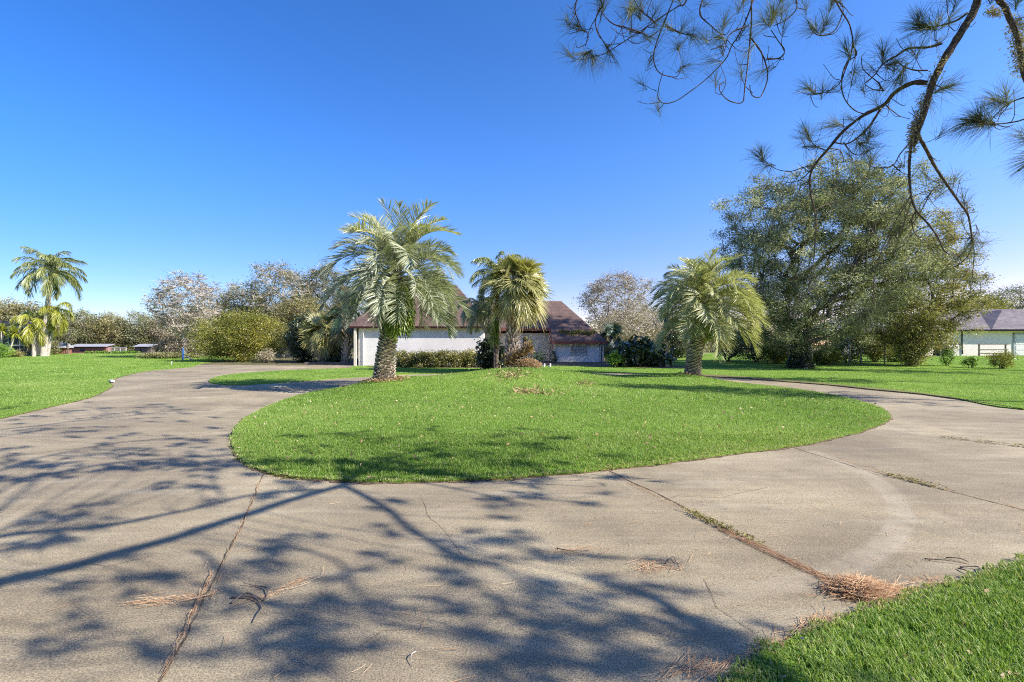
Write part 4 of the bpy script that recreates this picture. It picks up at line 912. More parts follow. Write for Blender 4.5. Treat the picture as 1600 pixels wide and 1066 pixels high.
# root mass and fallen trunk
c = at(812, 22.3); c[2] = zi(c[0], c[1]) + .12; t = thing("fallen_palm_stump", "dead brown palm trunk and orange root mass lying at the foot of the centre palms", "stump", (c[0], c[1], c[2] + .2))
rs = np.random.default_rng(5)
boot_trunk(t, [(-.75, .1, .12), (-.25, .05, .45), (.25, 0, .72), (.55, 0, .9)], (.2, .22, .2, .12), rs, 60, .24, mat=M_DEAD, out=.9)
mb = MB(); n = 4200; d = rs.normal(size=(n, 3)); d /= np.linalg.norm(d, axis=1)[:, None]; d[:, 2] = np.abs(d[:, 2]); C = d * np.array([.62, .42, .40]) * rs.uniform(.75, 1, n)[:, None] + [.30, -.1, -.05]
P_, W_ = strands(C, .3, rs, .007, .4, z0=0, lift=.03); P_[..., 2] = C[:, None, 2] + rs.normal(0, .02, P_.shape[:2]); mb.strips(P_, W_, np.clip(rs.normal(.62, .2, n), 0, 1)); mb.build("root_mass", M_DEAD, t)
mb = MB()
v = 0
th = np.linspace(0, 2 * math.pi, 17)[:-1]; rings = [np.column_stack([.30 + .52 * r * np.cos(th), -.1 + .34 * r * np.sin(th), np.full(16, z)]) for r, z in ((1, -.1), (.98, .08), (.8, .2), (.4, .3), (.02, .33))]
V = np.vstack(rings); i = np.arange(4)[:, None] * 16; j = np.arange(16)[None]; mb.add(V, np.stack([i + j, i + (j + 1) % 16, i + 16 + (j + 1) % 16, i + 16 + j], -1).reshape(-1, 4)); mb.build("root_core", M_MULCH, t, True)
for k, (px, py, lb, n) in enumerate(((800, 590, "patch of dead brown fronds on the lawn below the fallen stump", 260), (832, 604, "flat patch of dry brown leaves right of the dead fronds on the lawn", 180), (911, 594, "small dark clump of fallen leaves on the lawn left of the right palm", 160))):
    gx, gy = gp(px, py, .33); mb = MB(); C = np.column_stack([rs.normal(0, .45 - .1 * k, n), rs.normal(0, .6 - .15 * k, n), np.abs(rs.normal(0, .08, n))]); C[:, 2] += [zi(gx + a, gy + b) for a, b in C[:, :2]]
    C[:, 0] += gx; C[:, 1] += gy; mb.leaves(C, .2 if k != 2 else .12, np.clip(rs.normal(.4, .25, n), 0, 1), rs, .16); tag(mb.build("dead_leaves", M_DEAD), lb, "dead leaves", kind='stuff')

# understorey shrubs around the centre palms and the hedge
def shrub(label, px0, px1, pytop, d, mat, seed, ncl=60, nl=60, ls=.09, clr=.28, name="shrub", cat="shrub", group=None, pybot=None, stems=4, tw=1.0, shell=.5, aspect=.5, dep=None, bm=M_BARK, droop=0, twigs=4):
    c = at((px0 + px1) / 2, d); top = CAMH + (HZ - pytop) * d / F - c[2]; w = (px1 - px0) / 2 * d / F; clr = min(clr, top * .3)
    if w > 1.6:
        q = np.random.default_rng(seed + 500); cr = []
        for i in range(7):
            u = -1 + 2 * (i + .5) / 7; hh = top * (1 - .42 * u * u) * q.uniform(.78, 1.0); rw = w * q.uniform(.30, .42)
            cr.append((u * (w - rw * .8), q.uniform(-.35, .35) * w * .6, hh * .5, rw, rw * .9, max(hh * .5 - clr * .3, .1)))
        return tree(name, label, cat, tuple(c), cr, ncl, nl, ls, clr, mat, bm, .04 if top < 2 else .07, seed, group, shell, stems=stems, tw=tw, aspect=aspect, droop=droop, twigs=twigs, leafname='foliage', cvar=.2)
    return tree(name, label, cat, tuple(c), [(0, 0, top * .5, max(w - clr * .6, .1), dep or max(w * .8 - clr * .5, .1), max(top * .5 - clr * .35, .1))], ncl, nl, ls, clr, mat, bm, .04 if top < 2 else .07, seed, group, shell, stems=stems, tw=tw, aspect=aspect, droop=droop, twigs=twigs, leafname='foliage')
shrub("dark leafy shrub with glossy leaves at the left foot of the centre palms", 742, 785, 527, 29.0, M_DKLEAF, 41, 70, 60, .16, .3)
shrub("low dark shrub with pale leaves between the centre palm trunks", 775, 800, 540, 28.0, M_DKLEAF, 42, 40, 50, .15, .25)
shrub("thin climbing shrub against the cream entry wall", 832, 853, 541, 37.5, M_LIME, 43, 14, 26, .12, .2, twigs=8)
shrub("sparse yellow leaved shrub behind the root mass", 815, 838, 520, 36, M_YGREEN, 44, 14, 22, .12, .2, twigs=8)
shrub("small dark green plant on the shaded wing wall", 861, 874, 545, 37.3, M_DKLEAF, 45, 10, 26, .12, .18)
# hedge in front of the garage wall
c = at(690, 31.6); L = 6.1; t = thing("hedge", "clipped yellow green hedge along the white garage wall", "hedge", (at(690, 31.6)[0], 31.9, .05))
rs = np.random.default_rng(8); ncl = 420; C = np.column_stack([rs.uniform(-L / 2, L / 2, ncl), rs.uniform(-.45, .45, ncl), rs.uniform(.1, 1.0, ncl)]); C[:, 2] *= 1 + .06 * np.sin(C[:, 0] * 4)
cc = np.repeat(C, 90, 0); mb = MB(); aa = np.clip(np.repeat(rs.normal(.5, .2, ncl), 90) + rs.normal(0, .15, len(cc)), 0, 1); mb.leaves(cc + rs.normal(0, .11, cc.shape), .085, aa, rs, .55); mb.build("foliage", M_HEDGE, t)
mb = MB(); [mb.tube([(x, 0, -.05), (x + rs.normal(0, .1), rs.normal(0, .1), .5), (x + rs.normal(0, .15), rs.normal(0, .15), .95)], .02, 4) for x in np.linspace(-L / 2, L / 2, 26)]; mb.build("stems", M_BARK, t)
for k in range(16):
    p_ = np.array([rs.uniform(-.1, 2.6), rs.uniform(-.3, .3), rs.uniform(1.0, 1.25)]); mb = MB(); mb.leaves(np.repeat(p_[None], 9, 0) + rs.normal(0, .035, (9, 3)), .09, .9, rs, .6); mb.build("flower", M_WHITE, t)

# left planting beside the garage
c = at(505, 37.5); fan_palm("cabbage_palm", tuple(c), "low cabbage palm with hanging brown skirt left of the garage", 51, 2.5, (.24, .2, .2), .95, 36, M_SABAL, "cabbage palms", pet=.8, dead=16, nb=60)
c = at(541, 36.2); fan_palm("cabbage_palm", tuple(c), "dark crowned palm with spiky leaf base trunk against the garage corner", 52, 3.6, (.24, .22, .22), .95, 26, M_SABALDK, "cabbage palms", pet=.9, dead=4, nb=120)
shrub("large dark glossy evergreen shrub left of the garage planting", 447, 500, 492, 38.5, M_DKLEAF, 53, 150, 110, .16, .45, stems=5)
shrub("dark low undergrowth behind the timber edging", 496, 548, 520, 40, M_DKLEAF, 54, 110, 80, .18, .4, stems=5)
c = at(520, 38); fan_palm("palmetto", tuple(c), "small dark green palmetto behind the timber edging", 55, .3, (.1, .08, .08), .8, 16, M_SABALDK, None, pet=.7, dead=0, nb=0, els=(80, 10))
shrub("wide yellow green wax myrtle shrub in the middle of the left shrubbery", 306, 446, 466, 39, M_YGREEN, 56, 420, 150, .10, .5, stems=8, shell=.6)
shrub("low straw coloured grass clump at the right foot of the yellow green shrub", 405, 428, 545, 37.2, M_BRUSH, 57, 16, 60, .25, .25, aspect=.12)
shrub("low green brush at the far end of the left lawn", 215, 312, 549, 44, M_MIX, 58, 120, 60, .12, .3, stems=6)
shrub("straggling tan undergrowth below the pale bare tree", 235, 335, 518, 45, M_TAN, 59, 150, 46, .11, .5, stems=8, twigs=10, tw=1.5)
shrub("low weedy green strip along the back of the left lawn", 130, 222, 553, 58, M_LIME, 60, 60, 60, .16, .3, stems=5, dep=.8)

# ------------------------------------------------------------------ background trees
def btree(label, px, pytop, w, d, mat, bark, seed, ncl=160, nl=70, ls=.16, clr=.7, shell=.5, group="background trees", bot=.3, tr=.22, name="tree", tw=1.6, twigs=6, cvar=.18, aspect=.5, droop=0, extra=None, dep=None, fork=None):
    c = at(px, d); H = CAMH + (HZ - pytop) * d / F - c[2]; rx = w / 2 * d / F; z0 = H * bot
    cr = [(0, 0, (H + z0) / 2, rx - clr * .5, dep or rx * .8, (H - z0) / 2 - clr * .4)]
    if extra: cr += [pxc(*e[:4], d, c) for e in extra]
    return tree(name, label, "tree", tuple(c), cr, ncl, nl, ls, clr, mat, bark, tr, seed, group, shell, tw=tw, twigs=twigs, cvar=cvar, aspect=aspect, droop=droop, fork=fork)
btree("pale bare branched tree with sparse tan leaves on the left", 288, 420, 108, 45, M_TAN, M_PALEBARK, 61, 260, 22, .16, .5, .3, tw=2.2, twigs=16, bot=.2, tr=.16)
btree("brown and olive tree with thin top directly right of the pale bare tree", 372, 440, 90, 50, M_MIX, M_PALEBARK, 62, 200, 46, .15, .6, .4, tw=2, twigs=9, tr=.2)
btree("tall olive brown tree with bare twigs behind the yellow green shrub", 440, 408, 110, 48, M_MIX, M_PALEBARK, 63, 260, 44, .15, .6, .4, tw=2.2, twigs=11, tr=.24)
btree("tall thin leaved olive tree behind the left side of the large pindo palm", 505, 412, 90, 50, M_MIX, M_BARK, 64, 240, 52, .15, .6, .4, tw=2, twigs=9, tr=.24)
btree("dense grey green tree low behind the dark shrub", 470, 462, 110, 46, M_OAKY, M_BARK, 65, 220, 90, .14, .6, .5, bot=.1)
btree("dense olive tree behind the garage roof's left end", 560, 440, 90, 56, M_MIX, M_BARK, 66, 160, 80, .17, .7, bot=.2)
btree("bushy brown green tree filling the gap behind the yellow green shrub", 400, 470, 120, 52, M_MIX, M_BARK, 67, 200, 90, .17, .7, bot=.1)
btree("bushy olive tree behind the pale bare tree", 320, 470, 90, 56, M_OAKY, M_BARK, 68, 140, 80, .17, .7, bot=.1)
# far treeline across the left field
FT = [tree("tree", "x", "tree", (0, 0, 0), [(0, 0, 5.2, 3.6, 3.6, 3.6)], 120, 60, .3, .9, m_, M_BARK, .3, 70 + i, "far treeline", .5, twigs=4, tw=3, cvar=.2) for i, m_ in enumerate((M_MIX, M_OAKY, M_OAK, M_TAN))]
far = [(-10, 500, 0, "left edge"), (14, 466, 1, "behind the screen enclosure"), (46, 468, 0, "behind the tall queen palm"), (76, 478, 2, "just right of the tall queen palm"), (102, 486, 0, "above the red outbuilding"), (122, 484, 2, "above the left end of the brick shed"),
       (146, 496, 0, "above the middle of the brick shed"), (170, 486, 1, "above the right end of the brick shed"), (192, 500, 0, "above the wire pen"), (213, 487, 2, "above the open shelter"), (236, 494, 0, "left of the pale bare tree"), (262, 490, 3, "behind the trunk of the pale bare tree"),
       (900, 520, 2, "right beside the house wing roof"), (1130, 500, 0, "behind the right pindo palm")]
kinds = ["brown and olive", "olive", "grey green", "tan"]
for i, (px, py, k, where) in enumerate(far):
    d = 118 + (i * 37) % 18; c = at(px, d); H = CAMH + (HZ - py) * d / F - c[2]; s = H / 9.2
    lb = f"distant {kinds[k]} tree {where}"
    if not FT[k].get("used"):
        FT[k].location = c; FT[k].scale = (s, s, s); FT[k]["label"] = lb; FT[k]["used"] = 1
    else: dup(FT[k], lb, tuple(c), i * 1.3, s)
for r in FT:
    if "used" in r: del r["used"]
for o in list(COL.objects):
    if "used" in o: del o["used"]
# low far hedgerow that closes the horizon
def mass(label, x0, x1, y, h, mat, seed, n=900, name="woodland"):
    rs = np.random.default_rng(seed); mb = MB(); C = np.column_stack([rs.uniform(x0, x1, n), y + rs.normal(0, 2.5, n), rs.uniform(0, 1, n)]); C[:, 2] = (-.4 if y > 0 else 0) + C[:, 2] * h * (1 + .25 * np.sin(C[:, 0] * .21 + seed) + .15 * np.sin(C[:, 0] * .6))
    cc = np.repeat(C, 40, 0); mb.leaves(cc + rs.normal(0, .9, cc.shape), .5, np.clip(np.repeat(rs.normal(.45, .2, n), 40) + rs.normal(0, .12, len(cc)), 0, 1), rs, .6); return tag(mb.build(name, mat), label, "woodland", kind='stuff')
mass("continuous far woodland edge behind the left field", -190, 12, 142, 7.6, M_MIX, 3, 2200)
mass("far woodland edge behind the right lawn and houses", 12, 190, 128, 6.6, M_OAKY, 4, 1800)

mass("unseen dark leaf mass added behind the viewer to cut skylight on the foreground", -75, 75, -17, 15, M_DKLEAF, 9, 1700)  # foliage added out of view behind the camera to block skylight
# left palms by the pool screen
c = at(68, 48); feather_palm("queen_palm", tuple(c), "tallest queen palm with pale smooth trunk on the left lawn", 81, 7.6, (.28, .26, .21, .17), 3.4, 32, M_QUEEN, "queen palms", lean=(.7, 0), curlk=.95, els=(80, -12), ll=.75, w=.03, droop=.75)
c = at(74, 48.5); feather_palm("queen_palm", tuple(c), "slender second trunk queen palm leaning right with yellow fronds", 82, 3.9, (.16, .14, .12), 2.0, 9, M_QUEENY, "queen palms", lean=(.9, 0), curlk=1.3, els=(60, -40), ll=.6, w=.03, droop=.8)
c = at(53, 47.5); feather_palm("queen_palm", tuple(c), "short pale trunk queen palm with bright yellow green crown left of the tallest", 83, 2.7, (.17, .15, .14), 2.3, 14, M_QUEENY, "queen palms", lean=(0, 0), curlk=1.2, els=(75, -35), ll=.7, w=.03, droop=.6)
c = at(48, 47.8); t = thing("dead_frond_skirt", "hanging dead brown frond beside the screen enclosure", "dead frond", (c[0], c[1], c[2] + 3.1)); 
m = MB(); rs = np.random.default_rng(9); n = 60; C = np.column_stack([rs.normal(0, .12, n), rs.normal(0, .12, n), rs.uniform(-1.6, 0, n)]); P_ = C[:, None] + np.array([0, 0, -1.0]) * np.linspace(0, 1.2, 4)[None, :, None] + rs.normal(0, .03, (n, 4, 3)); m.strips(P_, np.broadcast_to(np.array([.05, 0, 0]), P_.shape) * np.array([1, 1, .8, .2])[None, :, None], np.clip(rs.normal(.5, .2, n), 0, 1)); m.build("blades", M_DEAD, t)
m = MB(); m.tube([(0, 0, .1), (.02, 0, -1), (.0, 0, -3.1)], .04, 5); m.build("stalk", M_BARK, t)
def yucca(loc, label, seed, h, lean):
    rs = np.random.default_rng(seed); t = thing("yucca", label, "yucca", loc, 0, "yuccas by the pool screen"); m = MB(); m.tube([(0, 0, 0), (lean * .5, 0, h * .5), (lean, 0, h)], .09, 7); m.build("trunk", M_PALEBARK, t, True)
    m = MB(); n = 90; an = rs.uniform(0, 2 * math.pi, n); el = rs.uniform(-.7, 1.4, n); D = np.stack([np.cos(an) * np.cos(el), np.sin(an) * np.cos(el), np.sin(el)], 1); u = np.linspace(0, 1, 4)
    P = np.array([lean, 0, h]) + D[:, None] * u[None, :, None] * .95; P[..., 2] -= .2 * u ** 2; S = np.cross(D, [0, 0, 1]); S /= np.linalg.norm(S, axis=1)[:, None]; m.strips(P, S[:, None] * np.array([.03, .045, .035, .003])[None, :, None], np.clip(rs.normal(.5, .2, n), 0, 1)); m.build("leaves", M_QUEENY, t)
yucca(tuple(at(12, 46)), "leaning yucca with green leaf rosette in front of the pool screen", 91, 2.3, .7)
yucca(tuple(at(3, 46.5)), "upright yucca with green leaf rosette at the left edge of the picture", 92, 2.6, 0)
shrub("bushy bright green cycad clump at the left edge below the yuccas", -20, 15, 538, 44, M_LIME, 93, 30, 70, .3, .4, aspect=.15)
shrub("pale olive low shrub in front of the pool screen", 14, 36, 548, 46, M_OAKY, 94, 26, 50, .12, .25)
shrub("low green shrub right of the tallest palm's foot", 77, 92, 533, 52, M_MIX, 95, 26, 50, .14, .3)
btree("thin bare brown sapling in front of the brick shed", 106, 508, 26, 56, M_MIX, M_BARK, 96, 26, 16, .14, .4, tw=2, twigs=10, bot=.35, tr=.07, group=None)

# middle distance between the house and the right palm
btree("rounded half bare tan tree between the house and the right palm", 965, 424, 122, 56, M_TAN, M_PALEBARK, 101, 300, 44, .17, .65, .45, tw=2.4, twigs=10, bot=.25, tr=.25)
btree("pale straw coloured tangle of dry vines left of the right palm", 1000, 470, 150, 50, M_BRUSH, M_PALEBARK, 102, 260, 110, .17, .7, .5, bot=.0, tw=2, aspect=.3, tr=.2, droop=.3)
btree("pale dry brush behind the trunk of the right palm", 1075, 500, 90, 46, M_BRUSH, M_PALEBARK, 103, 120, 90, .15, .6, bot=.0, aspect=.3, droop=.3)
c = at(955, 40.5); fan_palm("cabbage_palm", tuple(c), "small dark fan palm at the right corner of the house wing", 104, 2.0, (.16, .14, .14), .8, 26, M_SABALDK, "cabbage palms", pet=.6, dead=6, nb=0)
shrub("grey green shrub at the foot of the small dark fan palm", 942, 966, 540, 38.5, M_OAKY, 105, 30, 60, .1, .25)
shrub("broad dark philodendron like shrub with big leaves right of the house wing", 955, 1046, 527, 33.0, M_DKLEAF, 106, 150, 30, .36, .42, stems=7, aspect=.5, shell=.55)
shrub("small bright yellow green bush left in front of the broad dark shrub", 950, 972, 550, 32.0, M_LIME, 107, 16, 50, .16, .2)
c = at(1078, 25.5); feather_palm("queen_palm", tuple(c), "dark leaved palm crown showing behind the right pindo palm", 108, 3.7, (.2, .17, .15), 2.0, 20, M_SABALDK, "queen palms", lean=(0, 0), curlk=1.0, els=(80, -20), ll=.5, droop=.5, bark=M_BARK)
shrub("dark bush close behind the left of the right palm trunk", 1040, 1085, 498, 44, M_DKLEAF, 109, 70, 70, .16, .4)

# right side: the big tree, its neighbours and undergrowth
BT = at(1250, 31); tree("large_tree", "huge spreading grey green tree with dark ivy covered trunk on the right lawn", "tree", tuple(BT),
    [pxc(1265, 375, 135, 105, 31, BT, 4.5), pxc(1185, 340, 60, 60, 31, BT, 3), pxc(1350, 330, 90, 65, 31, BT, 4, 1), pxc(1180, 420, 60, 70, 31, BT, 3), pxc(1290, 470, 115, 62, 31, BT, 4), pxc(1400, 410, 70, 95, 31, BT, 3.5, 1), pxc(1265, 285, 80, 35, 31, BT, 3), pxc(1360, 305, 95, 50, 31, BT, 4), pxc(1195, 490, 75, 45, 31, BT, 3), pxc(1320, 400, 110, 110, 31, BT, 5), pxc(1260, 520, 110, 28, 31, BT, 3)],
    1180, 195, .115, .42, M_OAK, M_BARK, .5, 111, "trees on the right lawn", .35, tw=1.4, twigs=8, cvar=.2, droop=.15, aspect=.42, fork=1.7)
m = MB(); rs = np.random.default_rng(12); n = 7000; an = rs.uniform(0, 2 * math.pi, n); z = rs.beta(1, 1.5, n) * (2.7 + .5 * np.sin(an * 3)); r = .30 + .40 * np.clip(1 - z / 2, 0, 1) ** 2 + np.abs(rs.normal(0, .1, n)); m.leaves(np.column_stack([np.cos(an) * r, np.sin(an) * r, z]), .11, np.clip(rs.normal(.3, .2, n), 0, 1), rs, .6)
m.build("ivy", M_DKLEAF, bpy.data.objects["large_tree"])
RT = at(1425, 34); tree("tree", "yellow olive tree with drooping branches reaching right beside the huge tree", "tree", tuple(RT),
    [pxc(1425, 440, 75, 85, 34, RT, 4), pxc(1470, 455, 42, 62, 34, RT, 3), pxc(1395, 500, 70, 45, 34, RT, 3), pxc(1450, 370, 42, 50, 34, RT, 3), pxc(1425, 520, 75, 26, 34, RT, 3)], 440, 180, .115, .43, M_OAKY, M_BARK, .3, 112, "trees on the right lawn", .35, tw=1.6, twigs=8, droop=.2, fork=1.5)
for k, (x0, x1, py, d, mt, lb) in enumerate(((1108, 1165, 492, 39, M_DKLEAF, "dark dense shrub right of the right palm trunk"), (1150, 1215, 505, 38, M_OAK, "grey green shrub in the shade left of the huge trunk"), (1188, 1238, 530, 36, M_YGREEN, "yellow tinged shrub close to the left of the huge trunk"),
        (1268, 1312, 545, 35, M_YGREEN, "low yellow green bush close to the right of the huge trunk"), (1295, 1355, 512, 37, M_OAK, "grey green thicket under the huge tree's right side"), (1340, 1395, 520, 38, M_MIX, "brown green thicket under the drooping olive tree"),
        (1398, 1452, 520, 33, M_OAKY, "olive bush hiding the foot of the drooping olive tree"), (1385, 1418, 535, 38, M_LIME, "fresh green bush at the right end of the thicket"))):
    shrub(lb, x0, x1, py, d, mt, 120 + k, 90, 80, .12, .42, stems=6)
for k, (px, h, lb) in enumerate(((1238, 1.5, "thin pale dead trunk left of the huge ivy trunk"), (1232, 1.2, "shorter thin pale dead trunk farthest left of the huge ivy trunk"), (1268, 1.4, "thin pale trunk just right of the huge ivy trunk"), (1327, 1.6, "pale bare stem at the left of the right thicket"), (1345, 1.7, "pale bare stem in the middle of the right thicket"), (1382, 1.5, "pale bare stem at the right of the right thicket"))):
    c = at(px, 33 + (k > 2) * 2.5); m = MB(); m.tube([(0, 0, -.05), (.04, 0, h * .5), (-.03, 0, h), (.05, 0, h * 1.5)], [.06, .05, .045, .02], 6); o_ = m.build("dead_sapling", M_PALEBARK, smooth=True); o_.location = c; tag(o_, lb, "dead sapling", "pale stems under the right trees")
# saplings on the right lawn
shrub("left and slimmest of the three bright green saplings on the right lawn", 1469, 1492, 540, 33.5, M_LIME, 131, 34, 46, .09, .2, name="sapling", cat="sapling", group="saplings on the right lawn", stems=3, shell=.3)
shrub("smallest of the three saplings, middle one on the right lawn", 1505, 1528, 557, 31.5, M_LIME, 132, 24, 40, .09, .17, name="sapling", cat="sapling", group="saplings on the right lawn", stems=3, shell=.3)
shrub("largest rounded sapling with yellow leaves, right one on the right lawn", 1547, 1583, 546, 30.5, M_YGREEN, 133, 50, 60, .08, .2, name="sapling", cat="sapling", group="saplings on the right lawn", stems=4, shell=.4)
# trees behind the neighbour's house
btree("dark olive tree rising behind the left of the far right house roof", 1530, 455, 80, 66, M_YGREEN, M_BARK, 141, 150, 80, .2, .8)
btree("dark green tree behind the far right house at the picture edge", 1585, 444, 80, 70, M_OAK, M_BARK, 142, 150, 70, .2, .8)
btree("low olive tree behind the far right house beyond the roof ridge", 1640, 450, 80, 68, M_OAKY, M_BARK, 143, 120, 70, .2, .8)
btree("pale olive tree far behind the drooping olive tree", 1480, 470, 90, 72, M_OAKY, M_BARK, 144, 120, 70, .2, .8)
btree("distant grey tree seen low under the right trees", 1350, 490, 140, 78, M_MIX, M_BARK, 145, 130, 70, .24, .9, bot=.05)
btree("distant tree seen low behind the dark shrubs right of the palm", 1190, 490, 130, 70, M_MIX, M_BARK, 146, 130, 70, .22, .9, bot=.05)

# ------------------------------------------------------------------ pines: tufts of long needles
def tufts(mb, C, D, rs, n=70, L=.2, w=.0013, spread=.75):
    "needle tufts at C pointing along D"
    C = np.asarray(C, float); k = len(C); D = np.asarray(D, float); D = D / (np.linalg.norm(D, axis=1)[:, None] + 1e-9)
    c = np.repeat(C, n, 0); d = np.repeat(D, n, 0); m = len(c); r = rs.normal(size=(m, 3)) * spread
    v = d * .9 + r; v /= np.linalg.norm(v, axis=1)[:, None]; ln = (L * rs.uniform(.7, 1.15, m)); u = np.linspace(0, 1, 4)
    P = (c - d * rs.uniform(-.02, .09, m)[:, None])[:, None] + v[:, None] * (ln[:, None] * u[None])[..., None]; P[..., 2] -= ln[:, None] * .18 * u[None] ** 2
    S = np.cross(v, rs.normal(size=(m, 3))); S /= np.linalg.norm(S, axis=1)[:, None]
    mb.strips(P, S[:, None] * (w * np.array([1, 1, .8, .3]))[None, :, None], np.clip(np.repeat(rs.normal(.5, .15, k), n) + rs.normal(0, .18, m), 0, 1))
def tall_pine(label, loc, H, cz0, R, seed, first=None, tr=.26):
    rs = np.random.default_rng(seed); t = thing("pine_tree", label, "pine tree", loc, 0, "tall pines beyond the right edge"); m = MB(); P = chain([(0, 0, -.2), (.1, .05, H * .3), (-.1, .1, H * .65), (.05, 0, H)], 6, False)
    m.tube(P, np.linspace(tr, .05, len(P)), 9); C = []; D = []
    for i in range(46):
        z = cz0 + (H - cz0) * ((i + .5) / 46); az = i * 2.4 + rs.normal(0, .3); L = R * (1.05 - .75 * (z - cz0) / (H - cz0)) * rs.uniform(.6, 1.1); b = np.array([0, 0, z]); e = np.array([math.cos(az) * L, math.sin(az) * L, L * rs.uniform(-.1, .45)])
        q = chain([b, b + e * .5 + [0, 0, -.1], b + e], 4, False); m.tube(q, np.linspace(.06, .015, len(q)), 4)
        for j in range(14):
            u = rs.uniform(.35, 1); p = b + e * u; o = rs.normal(0, .42, 3); C.append(p + o); D.append(e * .5 + o + [0, 0, .3]); 
    m.build("trunk", M_PINEBARK, t, True); m = MB(); tufts(m, C, D, rs, 40, .34, .012, .6); m.build("crown", M_NEEDLE, t); return t
tp = tall_pine("tall pine beyond the right edge with crown above the picture, nearest the far house", (33.3, 27.3, .05), 30, 20.5, 3.6, 201)
dup(tp, "tall pine beyond the right edge, second from the driveway", (29.5, 15, 0), 1.2, .55)
dup(tp, "tall pine beyond the right edge standing closest to the driveway", (26, 8.5, 0), 2.5, .6)
dup(tp, "tall pine beyond the right edge, farthest right of the group", (42, 20, 0), 4.2, .68)

# the big overhanging pine: trunk stands behind the camera to the right, its limbs reach over the drive
OP = thing("overhanging_pine", "longleaf pine whose hanging branches and needle tufts fill the top right corner", "pine tree", (9, -3.5, 0))
OPO = np.array([9, -3.5, 0.0]); rsP = np.random.default_rng(77)
CT = 1.0 / math.tan(SUN_EL); SH = SUND[:2] / np.linalg.norm(SUND[:2])
def lift(px, py, H):
    "point at height H whose shadow falls on the ground seen at px,py"
    g = np.array(gp(px, py)); return np.array([*(g + SH * CT * H), H])
def view(px, py, d): return np.array([(px - CX) * d / F, d, CAMH + (HZ - py) * d / F])
def bpart(name, polys, r0, r1, mat=M_PINEBARK, n=7, k=5, wob=.0):
    m = MB()
    for i, pl in enumerate(polys):
        q = chain(pl, k, False) - OPO; rr = np.linspace(r0[i] if isinstance(r0, (list, tuple)) else r0, r1[i] if isinstance(r1, (list, tuple)) else r1, len(q))
        q = q + np.cumsum(rsP.normal(0, wob, q.shape), 0) if wob else q
        m.tube(q, rr * (1 + .08 * rsP.normal(size=len(q))), n)
    return m.build(name, mat, OP, True)
bpart("trunk", [[(9, -3.5, -.2), (8.8, -3.4, 4), (8.6, -3.2, 8), (8.3, -3.2, 13), (8.3, -3.3, 18)]], .3, .1, n=14)
TK = lambda z: np.array([9 - .045 * z, -3.5 + .03 * z, z])
limbs = []      # (points, r0, r1)
def limb(pts, r0, r1): limbs.append((np.array(pts, float), r0, r1)); return np.array(pts, float)
# long limbs whose shadows cross the concrete
limb([TK(6.2), lift(1300, 1200, 6.0), lift(1160, 1045, 6.0), lift(1080, 985, 6.0), lift(1000, 940, 6.0), lift(930, 915, 6.1)], .07, .03)
limb([TK(5.8), lift(-100, 1300, 5.5), lift(-160, 960, 5.8), lift(0, 908, 6.0), lift(160, 870, 6.1), lift(330, 822, 6.2), lift(430, 790, 6.3), lift(535, 758, 6.4)], .085, .045)
limb([lift(535, 758, 6.4), lift(600, 790, 6.3), lift(650, 830, 6.2), lift(725, 872, 6.2), lift(800, 885, 6.2)], .045, .02)
limb([lift(535, 758, 6.4), lift(620, 750, 6.5), lift(720, 765, 6.5), lift(830, 790, 6.5)], .03, .01)
limb([lift(-200, 880, 6.0), lift(0, 838, 6.3), lift(90, 828, 6.4), lift(175, 821, 6.5), lift(285, 797, 6.6), lift(394, 773, 6.7), lift(520, 764, 6.8)], .045, .02)
limb([TK(8.5), lift(-400, 1000, 8.0), lift(-250, 790, 8.4), lift(0, 736, 8.5), lift(80, 712, 8.6), lift(200, 690, 8.8)], .06, .012)
limb([TK(9), lift(-500, 900, 8.8), lift(-300, 760, 9.2), lift(0, 752, 9.0), lift(161, 726, 9.2), lift(266, 717, 9.2), lift(380, 711, 9.2)], .06, .02)
limb([TK(9.5), lift(-500, 850, 9.4), lift(-300, 700, 9.6), lift(0, 672, 9.8), lift(150, 655, 9.9), lift(300, 640, 10)], .06, .012)
limb([lift(300, 860, 6.5), lift(330, 880, 6.4), lift(345, 920, 6.2), lift(390, 940, 6.1)], .025, .015)
limb([lift(430, 850, 6.4), lift(520, 878, 6.3), lift(540, 920, 6.2), lift(580, 970, 6.1)], .02, .012)
limb([lift(535, 758, 6.5), lift(600, 720, 6.7), lift(700, 700, 6.9), lift(840, 700, 7.0)], .025, .012)
C = []; D = []; subs = []
def vis_(e): return e[2] < 1.6 + .745 * e[1] + .15 and e[0] < 1.10 * e[1] + .15
LP = np.vstack([chain(p, 8, False) for p, a, b in limbs])
